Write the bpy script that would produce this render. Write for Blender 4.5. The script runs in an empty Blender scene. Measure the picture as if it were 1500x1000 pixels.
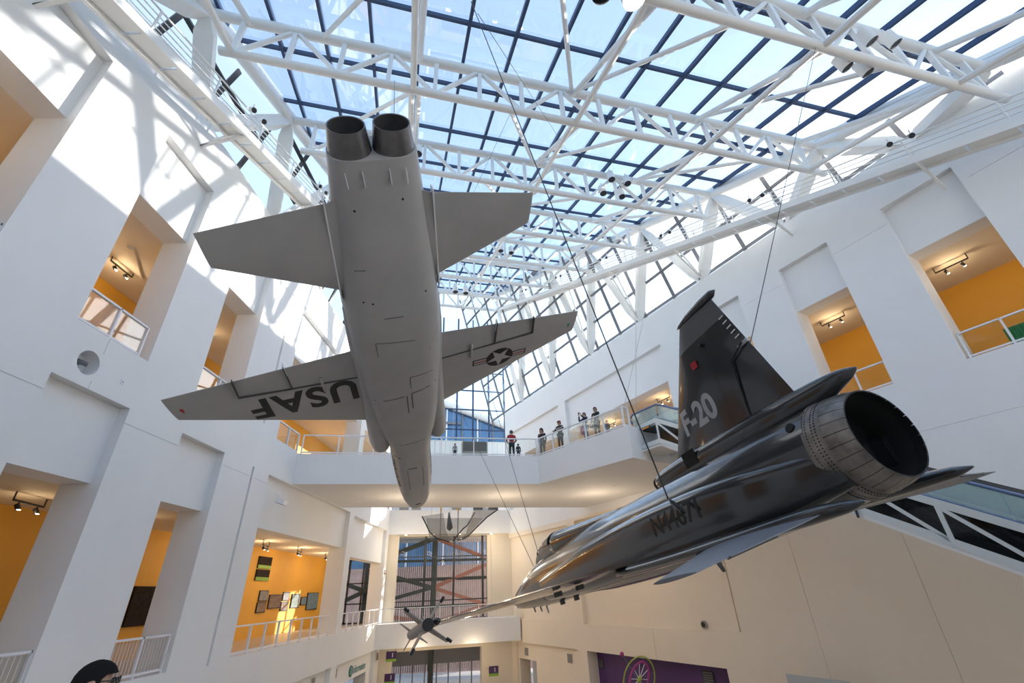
import bpy, bmesh, math, random
import numpy as np
from mathutils import Vector, Matrix
from mathutils.bvhtree import BVHTree
random.seed(7)
R_ = math.radians
SC = bpy.context.scene
COL = SC.collection

# ------------------------------------------------------------------ camera, sky, sun, exposure
ZL = 8.0                                   # eye height above the ground floor; all numbers below are relative to the eye
cam_d = bpy.data.cameras.new('camera'); cam_d.lens = 16.0; cam_d.sensor_width = 36.0; cam_d.sensor_fit = 'HORIZONTAL'
cam_d.clip_start = 0.05; cam_d.clip_end = 600
cam = bpy.data.objects.new('camera', cam_d); COL.objects.link(cam); SC.camera = cam
PIT, ROLL = R_(28.8), R_(-2.5)
fw = np.array([0, math.cos(PIT), math.sin(PIT)]); up0 = np.array([0, -math.sin(PIT), math.cos(PIT)]); ri0 = np.array([1., 0, 0])
ri = math.cos(ROLL) * ri0 + math.sin(ROLL) * up0; up = -math.sin(ROLL) * ri0 + math.cos(ROLL) * up0
cam.matrix_world = Matrix(((ri[0], up[0], -fw[0], 0), (ri[1], up[1], -fw[1], 0), (ri[2], up[2], -fw[2], ZL), (0, 0, 0, 1)))

SUN_AZ, SUN_EL = 50.0, 12.4                # degrees clockwise from +Y, degrees above the horizon
w = bpy.data.worlds.new('sky_world'); SC.world = w; w.use_nodes = True
nt = w.node_tree; bg = nt.nodes['Background']
sky = nt.nodes.new('ShaderNodeTexSky'); sky.sky_type = 'NISHITA'; sky.sun_disc = False
sky.sun_elevation = R_(24); sky.sun_rotation = R_(SUN_AZ); sky.altitude = 100; sky.air_density = 1.0; sky.dust_density = 0.8; sky.ozone_density = 1.5
hz = nt.nodes.new('ShaderNodeMix'); hz.data_type = 'RGBA'; hz.inputs[0].default_value = 0.55; hz.inputs[7].default_value = (1.22, 1.42, 1.66, 1)   # thin bright haze over the clear sky
nt.links.new(sky.outputs[0], hz.inputs[6]); nt.links.new(hz.outputs[2], bg.inputs[0]); bg.inputs[1].default_value = 0.62
sun_d = bpy.data.lights.new('sun', 'SUN'); sun_d.energy = 7.0; sun_d.angle = R_(0.6); sun_d.color = (1, .96, .9)
sun = bpy.data.objects.new('sun', sun_d); COL.objects.link(sun)
sd = Vector((math.sin(R_(SUN_AZ)) * math.cos(R_(SUN_EL)), math.cos(R_(SUN_AZ)) * math.cos(R_(SUN_EL)), math.sin(R_(SUN_EL))))
sun.rotation_euler = sd.to_track_quat('Z', 'Y').to_euler(); sun.location = (60, 0, 40)
SC.view_settings.view_transform = 'Standard'; SC.view_settings.look = 'None'; SC.view_settings.gamma = 1.0
SC.view_settings.use_curve_mapping = False; SC.view_settings.exposure = 0.32

# ------------------------------------------------------------------ helpers
FPX = 16 / 36 * 1500
def ray(x, y):
    d = ri * (x - 750) + up * (500 - y) + fw * FPX
    return d / np.linalg.norm(d)
def hit(x, y, pt, n):
    d = ray(x, y); return d * (np.dot(pt, n) / np.dot(d, n))
def v3(*a): return np.array(a, float)
AX = v3(math.sin(R_(-15)), math.cos(R_(-15)), 0)      # roof axis, pointing up the hall
CX = v3(math.cos(R_(15)), math.sin(R_(15)), 0)        # across the roof
DRT = v3(math.sin(R_(-30)), math.cos(R_(-30)), 0)     # along the far-side (east) wall
NRT = v3(math.cos(R_(30)), 0.5, 0)
UZ = v3(0, 0, 1)
XL, DR = -12.0, 22.9
L2, L3, WT = -1.9, 7.1, 17.25
RS, RC = 0.371, 15.4                                   # roof slope, height at u = 0
def PU(u, v, z): return AX * u + CX * v + UZ * z
def roofz(u): return RC + RS * u
def PR(s, d, z): return DRT * s + NRT * d + UZ * z
def vL(u, x=-10.95): return (x - u * AX[0]) / CX[0]
def vR(u, d=22.1): return (d - u * 0.258819) / 0.965926

MATS = {}
def mat(name, color=(.8, .8, .8), rough=.5, metal=0., noise=0., nscale=3., bump=0., bscale=40., spec=.5, emit=None, estr=0., coat=0., alpha=None, dark=None):
    if name in MATS: return MATS[name]
    m = bpy.data.materials.new(name); m.use_nodes = True; MATS[name] = m
    t = m.node_tree; b = t.nodes['Principled BSDF']
    b.inputs['Base Color'].default_value = (*color, 1); b.inputs['Roughness'].default_value = rough; b.inputs['Metallic'].default_value = metal
    b.inputs['Specular IOR Level'].default_value = spec
    if coat: b.inputs['Coat Weight'].default_value = coat; b.inputs['Coat Roughness'].default_value = .08
    if emit: b.inputs['Emission Color'].default_value = (*emit, 1); b.inputs['Emission Strength'].default_value = estr
    if noise or bump:
        tc = t.nodes.new('ShaderNodeTexCoord')
    if noise:
        n = t.nodes.new('ShaderNodeTexNoise'); n.inputs['Scale'].default_value = nscale; n.inputs['Detail'].default_value = 6; n.inputs['Roughness'].default_value = .6
        r = t.nodes.new('ShaderNodeValToRGB'); r.color_ramp.elements[0].position = .3; r.color_ramp.elements[1].position = .7
        d = dark or tuple(c * (1 - noise) for c in color)
        r.color_ramp.elements[0].color = (*d, 1); r.color_ramp.elements[1].color = (*[min(1, c * (1 + noise * .4)) for c in color], 1)
        t.links.new(tc.outputs['Object'], n.inputs['Vector']); t.links.new(n.outputs['Fac'], r.inputs[0]); t.links.new(r.outputs[0], b.inputs['Base Color'])
    if bump:
        n2 = t.nodes.new('ShaderNodeTexNoise'); n2.inputs['Scale'].default_value = bscale; n2.inputs['Detail'].default_value = 4
        bp = t.nodes.new('ShaderNodeBump'); bp.inputs['Strength'].default_value = bump; bp.inputs['Distance'].default_value = .02
        t.links.new(tc.outputs['Object'], n2.inputs['Vector']); t.links.new(n2.outputs['Fac'], bp.inputs['Height']); t.links.new(bp.outputs[0], b.inputs['Normal'])
    return m
def glass(name, tint, refl=.5, rough=.02, milky=0., milk=(.9, .95, .95)):
    """thin pane: lets light straight through, tinted, with a fresnel mirror reflection"""
    if name in MATS: return MATS[name]
    m = bpy.data.materials.new(name); m.use_nodes = True; MATS[name] = m
    t = m.node_tree; t.nodes.clear()
    o = t.nodes.new('ShaderNodeOutputMaterial'); tr = t.nodes.new('ShaderNodeBsdfTransparent'); gl = t.nodes.new('ShaderNodeBsdfGlossy')
    tr.inputs[0].default_value = (*tint, 1); gl.inputs['Roughness'].default_value = rough
    fr = t.nodes.new('ShaderNodeFresnel'); fr.inputs[0].default_value = 1.45
    mu = t.nodes.new('ShaderNodeMath'); mu.operation = 'MULTIPLY'; mu.inputs[1].default_value = refl
    mx = t.nodes.new('ShaderNodeMixShader'); t.links.new(fr.outputs[0], mu.inputs[0]); t.links.new(mu.outputs[0], mx.inputs[0])
    t.links.new(tr.outputs[0], mx.inputs[1]); t.links.new(gl.outputs[0], mx.inputs[2]); last = mx
    if milky:
        df = t.nodes.new('ShaderNodeBsdfDiffuse'); df.inputs[0].default_value = (*milk, 1)
        m2 = t.nodes.new('ShaderNodeMixShader'); m2.inputs[0].default_value = milky
        t.links.new(mx.outputs[0], m2.inputs[1]); t.links.new(df.outputs[0], m2.inputs[2]); last = m2
    t.links.new(last.outputs[0], o.inputs[0])
    return m

M_WALL = mat('white_plaster', (.80, .795, .785), .75, noise=.03, nscale=.6, bump=.04, bscale=60)
M_WALL_R_LIT = mat('warm_light_white_plaster', (.80, .70, .57), .75, noise=.03, nscale=.6, bump=.04, bscale=60)  # lower right wall: warm lamp light put into the plaster colour
M_CREAM_LIT = mat('warm_light_cream_plaster', (.74, .66, .54), .75, noise=.03, nscale=.6, bump=.04, bscale=60)  # far end of the hall: its warm light painted in as cream
M_YELLOW = mat('ochre_yellow_paint', (.78, .40, .045), .6, noise=.04, nscale=.8)
M_CEIL = mat('gallery_ceiling_paint', (.74, .66, .55), .8, noise=.02)
M_STEEL = mat('white_painted_steel', (.80, .79, .765), .45, noise=.03, nscale=2)
M_RAIL = mat('pale_grey_railing_paint', (.78, .78, .80), .4)
M_NAVY = mat('navy_mullion_paint', (.028, .055, .13), .5, noise=.1)
M_DARK = mat('dark_bronze_mullion', (.025, .024, .026), .5)
M_GREYM = mat('grey_mullion', (.16, .16, .17), .5)
M_FLOOR = mat('terrazzo_floor', (.55, .47, .38), .35, noise=.15, nscale=6)
M_CONC = mat('pale_plaza_paving', (.5, .48, .45), .8, noise=.1)
M_BLACK = mat('black_rubber', (.012, .012, .013), .5)
M_CABLE = mat('dark_steel_cable', (.06, .06, .06), .45, metal=.6)
M_GCABLE = mat('grey_steel_cable', (.4, .4, .4), .45, metal=.4)
G_ROOF = glass('blue_tinted_skylight_glass', (.70, .79, .86), .2)
G_SIDE = glass('clear_side_glazing', (.93, .95, .95), .15)
G_RAIL = glass('clear_railing_glass', (.95, .97, .96), .25)
G_ESC = glass('greenish_balustrade_glass', (.84, .92, .91), .7, milky=.22, milk=(.72, .82, .82))

ORG = {}
def _n(n): return n
def setp(o, label=None, cat=None, group=None, kind=None):
    if label: o['label'] = label
    if cat: o['category'] = cat
    if group: o['group'] = group
    if kind: o['kind'] = kind
    return o
def rootorg(o):
    while o.parent is not None: o = o.parent
    return ORG.get(o.name)
def thing(name, label, cat, loc=(0, 0, 0), group=None, kind=None, local=False):
    o = bpy.data.objects.new(name, None); COL.objects.link(o); o.empty_display_size = .2
    o.location = (loc[0], loc[1], loc[2] + ZL); ORG[o.name] = v3(0, 0, 0) if local else v3(*loc)
    return setp(o, label, cat, group, kind)
class MB:
    def __init__(s): s.v = []; s.f = []; s.mi = []; s.cm = 0
    def add(s, vs, fs):
        b = len(s.v); s.v += [tuple(float(c) for c in p) for p in vs]
        for f in fs: s.f.append([b + i for i in f]); s.mi.append(s.cm)
        return s
    def hexa(s, p):            # p: 8 points, bottom 0-3, top 4-7
        return s.add(p, [(3, 2, 1, 0), (4, 5, 6, 7), (0, 1, 5, 4), (1, 2, 6, 5), (2, 3, 7, 6), (3, 0, 4, 7)])
    def box(s, a, b):
        x0, y0, z0 = a; x1, y1, z1 = b
        return s.hexa([(x0, y0, z0), (x1, y0, z0), (x1, y1, z0), (x0, y1, z0), (x0, y0, z1), (x1, y0, z1), (x1, y1, z1), (x0, y1, z1)])
    def obox(s, c, ax, ay, az):  # centre + three half vectors
        c, ax, ay, az = (np.array(q, float) for q in (c, ax, ay, az))
        return s.hexa([c - ax - ay - az, c + ax - ay - az, c + ax + ay - az, c - ax + ay - az, c - ax - ay + az, c + ax - ay + az, c + ax + ay + az, c - ax + ay + az])
    def bar(s, p, q, w, h, upv=UZ):   # rectangular bar from p to q
        p, q = np.array(p, float), np.array(q, float); d = q - p; L = np.linalg.norm(d); d = d / L
        sx = np.cross(d, upv)
        if np.linalg.norm(sx) < 1e-6: sx = np.cross(d, v3(0, 1, 0))
        sx = sx / np.linalg.norm(sx); sz = np.cross(sx, d)
        return s.obox((p + q) / 2, sx * w / 2, d * L / 2, sz * h / 2)
    def tube(s, pts, r, n=8, caps=True):
        pts = [np.array(p, float) for p in pts]; rr = r if hasattr(r, '__len__') else [r] * len(pts); rings = []
        for i, p in enumerate(pts):
            d = pts[min(i + 1, len(pts) - 1)] - pts[max(i - 1, 0)]; d = d / np.linalg.norm(d)
            a = np.cross(d, UZ); a = np.cross(d, v3(0, 1, 0)) if np.linalg.norm(a) < .05 else a
            a = a / np.linalg.norm(a); b = np.cross(a, d)
            rings.append([p + rr[i] * (math.cos(2 * math.pi * k / n) * a + math.sin(2 * math.pi * k / n) * b) for k in range(n)])
        return s.loft(rings, caps, caps)
    def loft(s, rings, c0=True, c1=True, close=True):
        n = len(rings[0]); b = len(s.v); fs = []
        vs = [p for r in rings for p in r]
        for i in range(len(rings) - 1):
            for k in range(n if close else n - 1):
                k2 = (k + 1) % n; fs.append((i * n + k, i * n + k2, (i + 1) * n + k2, (i + 1) * n + k))
        if c0: fs.append(tuple(range(n - 1, -1, -1)))
        if c1: fs.append(tuple((len(rings) - 1) * n + k for k in range(n)))
        return s.add(vs, fs)
    def prism(s, poly, d):     # polygon (3d points) extruded by vector d
        n = len(poly); d = np.array(d, float); a = [np.array(p, float) for p in poly]
        return s.add(a + [p + d for p in a], [tuple(range(n - 1, -1, -1)), tuple(range(n, 2 * n))] + [(i, (i + 1) % n, n + (i + 1) % n, n + i) for i in range(n)])
    def build(s, name, m, parent=None, smooth=False, label=None, cat=None, group=None, kind=None, base=None, fix=True, sharp=None):
        me = bpy.data.meshes.new(name); V = np.array(s.v, float)
        loc = None
        if parent is None:
            loc = np.array(base, float) if base is not None else v3((V[:, 0].min() + V[:, 0].max()) / 2, (V[:, 1].min() + V[:, 1].max()) / 2, V[:, 2].min())
            V = V - loc
        else:
            og = rootorg(parent)
            if og is not None: V = V - og
        me.from_pydata(V.tolist(), [], s.f)
        ms = m if isinstance(m, (list, tuple)) else [m]
        for q in ms: me.materials.append(q)
        if len(ms) > 1: me.polygons.foreach_set('material_index', s.mi)
        if fix:
            bm = bmesh.new(); bm.from_mesh(me); bmesh.ops.recalc_face_normals(bm, faces=bm.faces); bm.to_mesh(me); bm.free()
        if smooth:
            me.polygons.foreach_set('use_smooth', [True] * len(me.polygons))
            if sharp: me.set_sharp_from_angle(angle=R_(sharp))
        o = bpy.data.objects.new(name, me); COL.objects.link(o)
        if parent is None:
            o.location = (loc[0], loc[1], loc[2] + ZL); ORG[o.name] = loc
        else: o.parent = parent
        return setp(o, label, cat, group, kind)
def share(o, name, parent, loc, rot=None):
    """another object with the same mesh data"""
    c = bpy.data.objects.new(name, o.data); COL.objects.link(c); c.parent = parent; c.location = loc
    if rot is not None: c.rotation_euler = rot
    return c
def copy_tree(o, parent=None):
    c = o.copy(); COL.objects.link(c); c.parent = parent
    for ch in list(o.children): copy_tree(ch, c)
    return c

# ------------------------------------------------------------------ walls built as a grid of cells, each at its own depth
def grid_wall(name, O, ex, en, sr, zr, rects, JD, m, mat_of=None, label=None):
    ss = sorted(set([sr[0], sr[1]] + [q for r in rects for q in r[:2] if sr[0] < q < sr[1]]))
    zs = sorted(set([zr[0], zr[1]] + [q for r in rects for q in r[2:4] if zr[0] < q < zr[1]]))
    ns, nz = len(ss) - 1, len(zs) - 1
    dep = [[0.0] * nz for _ in range(ns)]
    for (a, b, c, d, q) in rects:
        for i in range(ns):
            for j in range(nz):
                if a - 1e-6 <= ss[i] and ss[i + 1] <= b + 1e-6 and c - 1e-6 <= zs[j] and zs[j + 1] <= d + 1e-6: dep[i][j] = q
    O, ex, en = np.array(O, float), np.array(ex, float), np.array(en, float)
    mb = MB()
    def P(s_, d_, z_): return O + ex * s_ + en * d_ + UZ * z_
    def D(i, j):
        if 0 <= i < ns and 0 <= j < nz: return JD if dep[i][j] is None else dep[i][j]
        return JD
    for i in range(ns):
        for j in range(nz):
            if mat_of: mb.cm = mat_of(ss[i], ss[i + 1], zs[j], zs[j + 1])
            q = dep[i][j]
            if q is not None:
                mb.add([P(ss[i], q, zs[j]), P(ss[i + 1], q, zs[j]), P(ss[i + 1], q, zs[j + 1]), P(ss[i], q, zs[j + 1])], [(0, 1, 2, 3)])
                mb.add([P(ss[i], JD, zs[j]), P(ss[i + 1], JD, zs[j]), P(ss[i + 1], JD, zs[j + 1]), P(ss[i], JD, zs[j + 1])], [(3, 2, 1, 0)])
            d0 = D(i, j)
            for (i2, j2, sa, za, sb, zb) in ((i + 1, j, ss[i + 1], zs[j], ss[i + 1], zs[j + 1]), (i, j + 1, ss[i], zs[j + 1], ss[i + 1], zs[j + 1])):
                d1 = D(i2, j2)
                if abs(d0 - d1) > 1e-6: mb.add([P(sa, d0, za), P(sb, d0, zb), P(sb, d1, zb), P(sa, d1, za)], [(0, 1, 2, 3)])
            if i == 0 and d0 < JD: mb.add([P(ss[0], d0, zs[j]), P(ss[0], d0, zs[j + 1]), P(ss[0], JD, zs[j + 1]), P(ss[0], JD, zs[j])], [(0, 1, 2, 3)])
    o = mb.build(name, m, kind='structure', label=label, fix=False)
    bm = bmesh.new(); bm.from_mesh(o.data); bmesh.ops.remove_doubles(bm, verts=bm.verts, dist=1e-4); bm.to_mesh(o.data); bm.free()
    return o

JD = 1.2
RD = 0.3
sm = .025                                   # seam width
LW = []
for a, b in ((-5.2, -2.6), (0.0, 2.65), (5.25, 7.95), (10.5, 13.2), (15.7, 18.35)):
    LW += [(a, b, L2, 5.47, RD), (a, b, L2, 3.2, None), (a, b, L3, 14.9, RD), (a, b, L3, 12.2, None)]
LW += [(22.1, 33.95, L2, 5.42, RD), (22.1, 33.95, L2, 3.1, None), (34.95, 43.9, L2, 5.3, RD), (34.95, 43.9, L2, 2.65, None),
       (22.1, 33.95, L3, 14.9, RD), (22.1, 33.95, L3, 12.1, None), (34.95, 43.9, L3, 14.9, RD), (34.95, 43.9, L3, 12.1, None)]
LW += [(20.58, 20.74, -2.0, 5.45, .15), (20.58, 20.74, 7.5, 12.3, .15)]
LW += [(22.1, 33.95, -8, -3.65, .3), (23.2, 26.4, -8, -4.6, None), (34.95, 43.5, -8, -3.65, .3), (35.5, 42.5, -8, -4.9, None)]
for a, b in ((7.95, 10.5), (13.2, 15.7), (18.35, 22.1)):
    LW += [(a, b, 4.98, 4.98 + sm, .02)]
LW += [(11.62, 11.645, 5.47, 7.1, .02)]
LW += [(10.9, 11.76, 5.71, 6.57, None)]      # square socket for the round porthole
wall_left = grid_wall('wall_left', (XL, 0, 0), (0, 1, 0), (-1, 0, 0), (-9, 44.75), (-8, WT), LW, JD, M_WALL)

RW = []
for a, b in ((-9.0, -6.4), (-3.0, -.3), (2.42, 5.12), (7.6, 10.2), (12.8, 15.4)):
    RW += [(a, b, L3, 14.85, RD), (a, b, L3, 12.25, None)]
    RW += [(b, b + 2.45, 13.97, 13.97 + sm, .02)]
RW += [(19.15, 30.8, L3, 14.7, RD), (19.15, 30.8, L3, 12.05, None), (31.9, 41.4, L3, 14.7, RD), (31.9, 38.6, L3, 12.05, None)]
RW += [(-9, 13, 4.95, 4.95 + sm, .02), (3.25, 3.25 + sm, 4.95, 7.1, .02)]
RW += [(18.35, 31.15, -2.2, 4.73, .25), (18.05, 18.35, -2.2, 4.73, .32), (32.2, 42.3, -2.1, 4.55, .2)]
RW += [(19.45, 31.1, -8, -3.8, .9), (32.2, 41.2, -8, -3.78, .2), (38.3, 41.0, -8, -4.95, None)]
RW += [(-10, 9.55, .88, .9, 0.), (-10, 9.55, 1.9, 1.92, 0.), (5.5, 5.52, -8, 4.95, 0.), (14.2, 14.2 + sm, -8, 4.95, .02), (9.55, 9.55 + sm, -8, 4.95, .02), (24.3, 24.3 + sm, -3.8, -2.2, .02), (20.0, 31.1, -2.22, -2.2, .25)]
wall_right = grid_wall('wall_right', NRT * DR, DRT, NRT, (-10, 42.0), (-8, WT), RW, JD, [M_WALL, M_WALL_R_LIT], mat_of=lambda a, b, c, d: 0 if (c >= 4.9 or (b <= 9.6 and c >= 1.9) or (b <= 5.53 and c >= .85)) else 1)  # lower cells take the warm light tint, stepped behind the escalators
EW = [(.7, 9.5, L2, 5.0, .15), (.95, 9.15, L2, 4.9, None), (1.1, 8.55, -8, -4.0, None)]
wall_end = grid_wall('wall_end', AX * 46.5, CX, AX, (-.3, 11.5), (-8, 7.1), EW, .8, M_CREAM_LIT)

def slab(name, poly, z0, z1, m, **k):
    mb = MB(); mb.prism([(p[0], p[1], z0) for p in poly], (0, 0, z1 - z0))
    return mb.build(name, m, kind='structure', **k)
def pr2(s, d): p = PR(s, d, 0); return (p[0], p[1])
def pu2(u, v): p = PU(u, v, 0); return (p[0], p[1])
slab('floor', [(-26, -14), (45, -14), (45, 60), (-26, 60)], -8.3, -8.0, M_FLOOR)
slab('ground_plaza', [(-160, -120), (160, -120), (160, 200), (-160, 200)], -8.9, -8.35, M_CONC)
slab('floor_balcony', [(-12, -9), (24, -9), (22.5, 3.9), (-12, 3.9)], -2.5, -1.85, M_FLOOR)
slab('wall_back', [(-26, -10.2), (44, -10.2), (44, -9.2), (-26, -9.2)], -8, 12.5, M_WALL)
# galleries behind the two long walls
for nm, z in (('lower', L2), ('upper', L3)):
    top = 3.2 if nm == 'lower' else 12.2
    slab('floor_gallery_left_' + nm, [(-17.3, -9), (XL - JD, -9), (XL - JD, 46.2), (-17.3, 46.2)], z - .6, z, M_FLOOR)
    slab('ceiling_gallery_left_' + nm, [(-17.3, -9), (XL - JD, -9), (XL - JD, 46.2), (-17.3, 46.2)], top, top + .4, M_CEIL)
    slab('wall_gallery_left_' + nm, [(-17.5, -9), (-17.1, -9), (-17.1, 46.2), (-17.5, 46.2)], z, top, M_YELLOW)
slab('floor_gallery_right_upper', [pr2(-10, DR + JD), pr2(42, DR + JD), pr2(42, 28.3), pr2(-10, 28.3)], L3 - .6, L3, M_FLOOR)
slab('ceiling_gallery_right_upper', [pr2(-10, DR + JD), pr2(42, DR + JD), pr2(42, 28.3), pr2(-10, 28.3)], 12.25, 12.6, M_CEIL)
slab('wall_gallery_right_upper', [pr2(-10, 28.1), pr2(42, 28.1), pr2(42, 28.5), pr2(-10, 28.5)], L3, 12.25, M_YELLOW)
slab('wall_gallery_right_ground', [pr2(-10, 26.1), pr2(44, 26.1), pr2(44, 26.5), pr2(-10, 26.5)], -8, -2, M_CEIL)
slab('ceiling_gallery_right_ground', [pr2(30, DR + JD), pr2(44, DR + JD), pr2(44, 26.4), pr2(30, 26.4)], -3.2, -2.8, M_CEIL)
slab('wall_gallery_left_ground', [(-17.5, 18), (-17.1, 18), (-17.1, 46), (-17.5, 46)], -8, -2.5, M_YELLOW)
# porthole in the socket of the left wall
mb = MB(); n = 40; cy, cz, hs, r = 11.33, 6.14, .43, .35
ring = [(XL, cy + r * math.cos(2 * math.pi * k / n), cz + r * math.sin(2 * math.pi * k / n)) for k in range(n)]
def sq(k):
    a = 2 * math.pi * k / n; c, s_ = math.cos(a), math.sin(a); q = hs / max(abs(c), abs(s_)); return (XL, cy + q * c, cz + q * s_)
mb.loft([[sq(k) for k in range(n)], ring, [(XL - .45, p[1], p[2]) for p in ring]], False, True)
mb.build('trim_porthole', M_WALL, kind='structure', smooth=False)
mb = MB(); mb.tube([(XL - .45, 11.33, 6.1), (XL - .2, 11.33, 6.13)], .03, 8); mb.tube([(XL - .26, 11.2, 6.16), (XL - .1, 11.42, 6.13)], .07, 10)
mb.build('camera_dome', M_GREYM, label='small grey lamp fitting inside the round porthole of the white wall', cat='lamp', smooth=True)
mb = MB(); mb.box((XL, 12.52, 6.03), (XL + .02, 12.64, 6.17)); sg = mb.build('wall_plate', M_RAIL, label='small white square plate with dark dot on wall below the balcony opening', cat='wall plate')
mb = MB(); mb.box((XL + .02, 12.56, 6.08), (XL + .024, 12.6, 6.11)); mb.build('lens', M_BLACK, sg)
# ------------------------------------------------------------------ skylight
ceiling = thing('ceiling', 'sloping skylight of pale blue glass panes between navy glazing bars', None, (0, 20, 20), kind='structure')
TU = [5.65 + 5.75 * k for k in range(-2, 8)]
VB = [-.47 + 1.87 * k for k in range(-14, 19)]
UB = [-7.17 + 3.32 * k for k in range(0, 17)]
GL = .38                                    # glass above the top chords
def rg(u, v, h=0.): return PU(u, v, roofz(u) + GL + h)
UMIN, UMAX = -7.17, 47.2
def clip_bar(v):
    """stretch of u on which the bar at v lies inside the roof"""
    us = [u for u in np.linspace(UMIN, UMAX, 500) if vL(u) < v < vR(u)]
    return (us[0], us[-1]) if us else None
rn = v3(*np.cross(CX, AX + UZ * RS)); rn = rn / np.linalg.norm(rn)
for v in VB:
    c = clip_bar(v)
    if c and c[1] - c[0] > .5:
        mb = MB(); mb.bar(rg(c[0], v), rg(c[1], v), .125, .22, rn); mb.build('glazing_bar', M_NAVY, ceiling)
for u in UB:
    if u < UMAX:
        mb = MB(); mb.bar(rg(u, vL(u), .02), rg(u, vR(u), .02), .13, .15, rn); mb.build('cross_bar', M_NAVY, ceiling)
def clip_poly(poly, f):
    out = []
    for i in range(len(poly)):
        a, b = poly[i], poly[(i + 1) % len(poly)]; fa, fb = f(a), f(b)
        if fa >= 0: out.append(a)
        if fa * fb < 0: t = fa / (fa - fb); out.append((a[0] + (b[0] - a[0]) * t, a[1] + (b[1] - a[1]) * t))
    return out
for i in range(len(UB) - 1):
    for j in range(len(VB) - 1):
        p = [(UB[i], VB[j]), (UB[i], VB[j + 1]), (UB[i + 1], VB[j + 1]), (UB[i + 1], VB[j])]
        p = clip_poly(p, lambda q: q[1] - vL(q[0])); p = clip_poly(p, lambda q: vR(q[0]) - q[1]) if p else p
        if p and len(p) > 2:
            mb = MB(); mb.add([rg(a, b, .1) for a, b in p], [tuple(range(len(p)))]); mb.build('pane', G_ROOF, ceiling, fix=False)
# edge beams
for nm, f, lb in (('edge_beam', vL, 'white edge beam of the skylight above the sunlit white wall'), ('edge_beam', vR, 'white edge beam of the skylight above the wall with the escalators')):
    mb = MB(); a, b = PU(-6.5, f(-6.5), roofz(-6.5)), PU(47, f(47), roofz(47)); mb.tube([a, b], .27, 14)
    g = thing(nm, lb, 'beam', (a[0], a[1], a[2])); mb.build('tube', M_STEEL, g, smooth=True, sharp=40)
    mb = MB(); off = CX * (-.05 if f is vL else .05)
    mb.bar(a + off + UZ * .33, b + off + UZ * .33, .5, .22); mb.build('flashing', M_STEEL, g)

# ------------------------------------------------------------------ trusses
DEP = 2.15
TLAB = {2: 'white tubular roof truss carrying four spotlights near the escalator wall edge beam', 3: 'white tubular roof truss crossing just behind the nozzles of the grey jet', 4: 'white tubular roof truss with the spotlight cluster over the grey tailplane', 5: 'white tubular roof truss next up the hall from the spotlight cluster truss', 6: 'white tubular roof truss above the bridge with six small spotlights'}
def truss(k, u):
    a, b = vL(u), vR(u); zt = roofz(u); zb = zt - DEP
    t = thing('roof_truss', TLAB.get(k, 'white tubular steel roof truss spanning beneath the glass skylight'), 'truss', PU(u, (a + b) / 2, zb), 'roof trusses under the skylight')
    mb = MB(); mb.tube([PU(u, a, zt), PU(u, b, zt)], .2, 12); mb.build('top_chord', M_STEEL, t, smooth=True, sharp=40)
    mb = MB(); mb.tube([PU(u, a + .9, zb), PU(u, b - .4, zb)], .16, 12); mb.build('bottom_chord', M_STEEL, t, smooth=True, sharp=40)
    n = max(2, int(round((b - a - 2.6) / 1.87))); n += n % 2; vs = [a + 1.3 + (b - a - 2.6) * i / n for i in range(n + 1)]
    for i in range(n + 1):
        mb = MB(); mb.bar(PU(u, vs[i], zb), PU(u, vs[i], zt), .16, .16, AX); mb.build('post', M_STEEL, t)
        if i < n:
            p, q = (PU(u, vs[i], zb), PU(u, vs[i + 1], zt)) if i % 2 == 0 else (PU(u, vs[i], zt), PU(u, vs[i + 1], zb))
            mb = MB(); mb.tube([p, q], .095, 8); mb.build('diagonal', M_STEEL, t, smooth=True, sharp=40)
    return t
for k, u in enumerate(TU): truss(k, u)
# longitudinal struts and plan bracing between the trusses
STR = [-6.9, -.45, 6.35, 12.6, 18.5]
for k in range(len(TU) - 1):
    u0, u1 = TU[k], TU[k + 1]
    for v in STR:
        if vL(u1) + .6 < v < vR(u1) - .6:
            for dv in (-.14, .14):
                mb = MB(); mb.tube([PU(u0, v + dv, roofz(u0) - DEP), PU(u1, v + dv * .5, roofz(u1) - (.1 if dv > 0 else DEP))], .12, 8)
                mb.build('roof_strut', M_STEEL, smooth=True, sharp=40, label='white tubular strut linking two neighbouring roof trusses', cat='strut', group='struts between roof trusses')
    for v0, v1 in ((-.45, -4.2), (3.4, 6.35), (9.2, 6.35), (15.4, 12.6)):
        if vL(u1) + .4 < min(v0, v1) and max(v0, v1) < vR(u1) - .4:
            mb = MB(); mb.tube([PU(u0, v0, roofz(u0) - DEP), PU(u1, v1, roofz(u1))], .09, 8)
            mb.build('roof_brace', M_STEEL, smooth=True, sharp=40, label='thin white tubular brace running diagonally between two roof trusses', cat='brace', group='diagonal braces between roof trusses')

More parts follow.
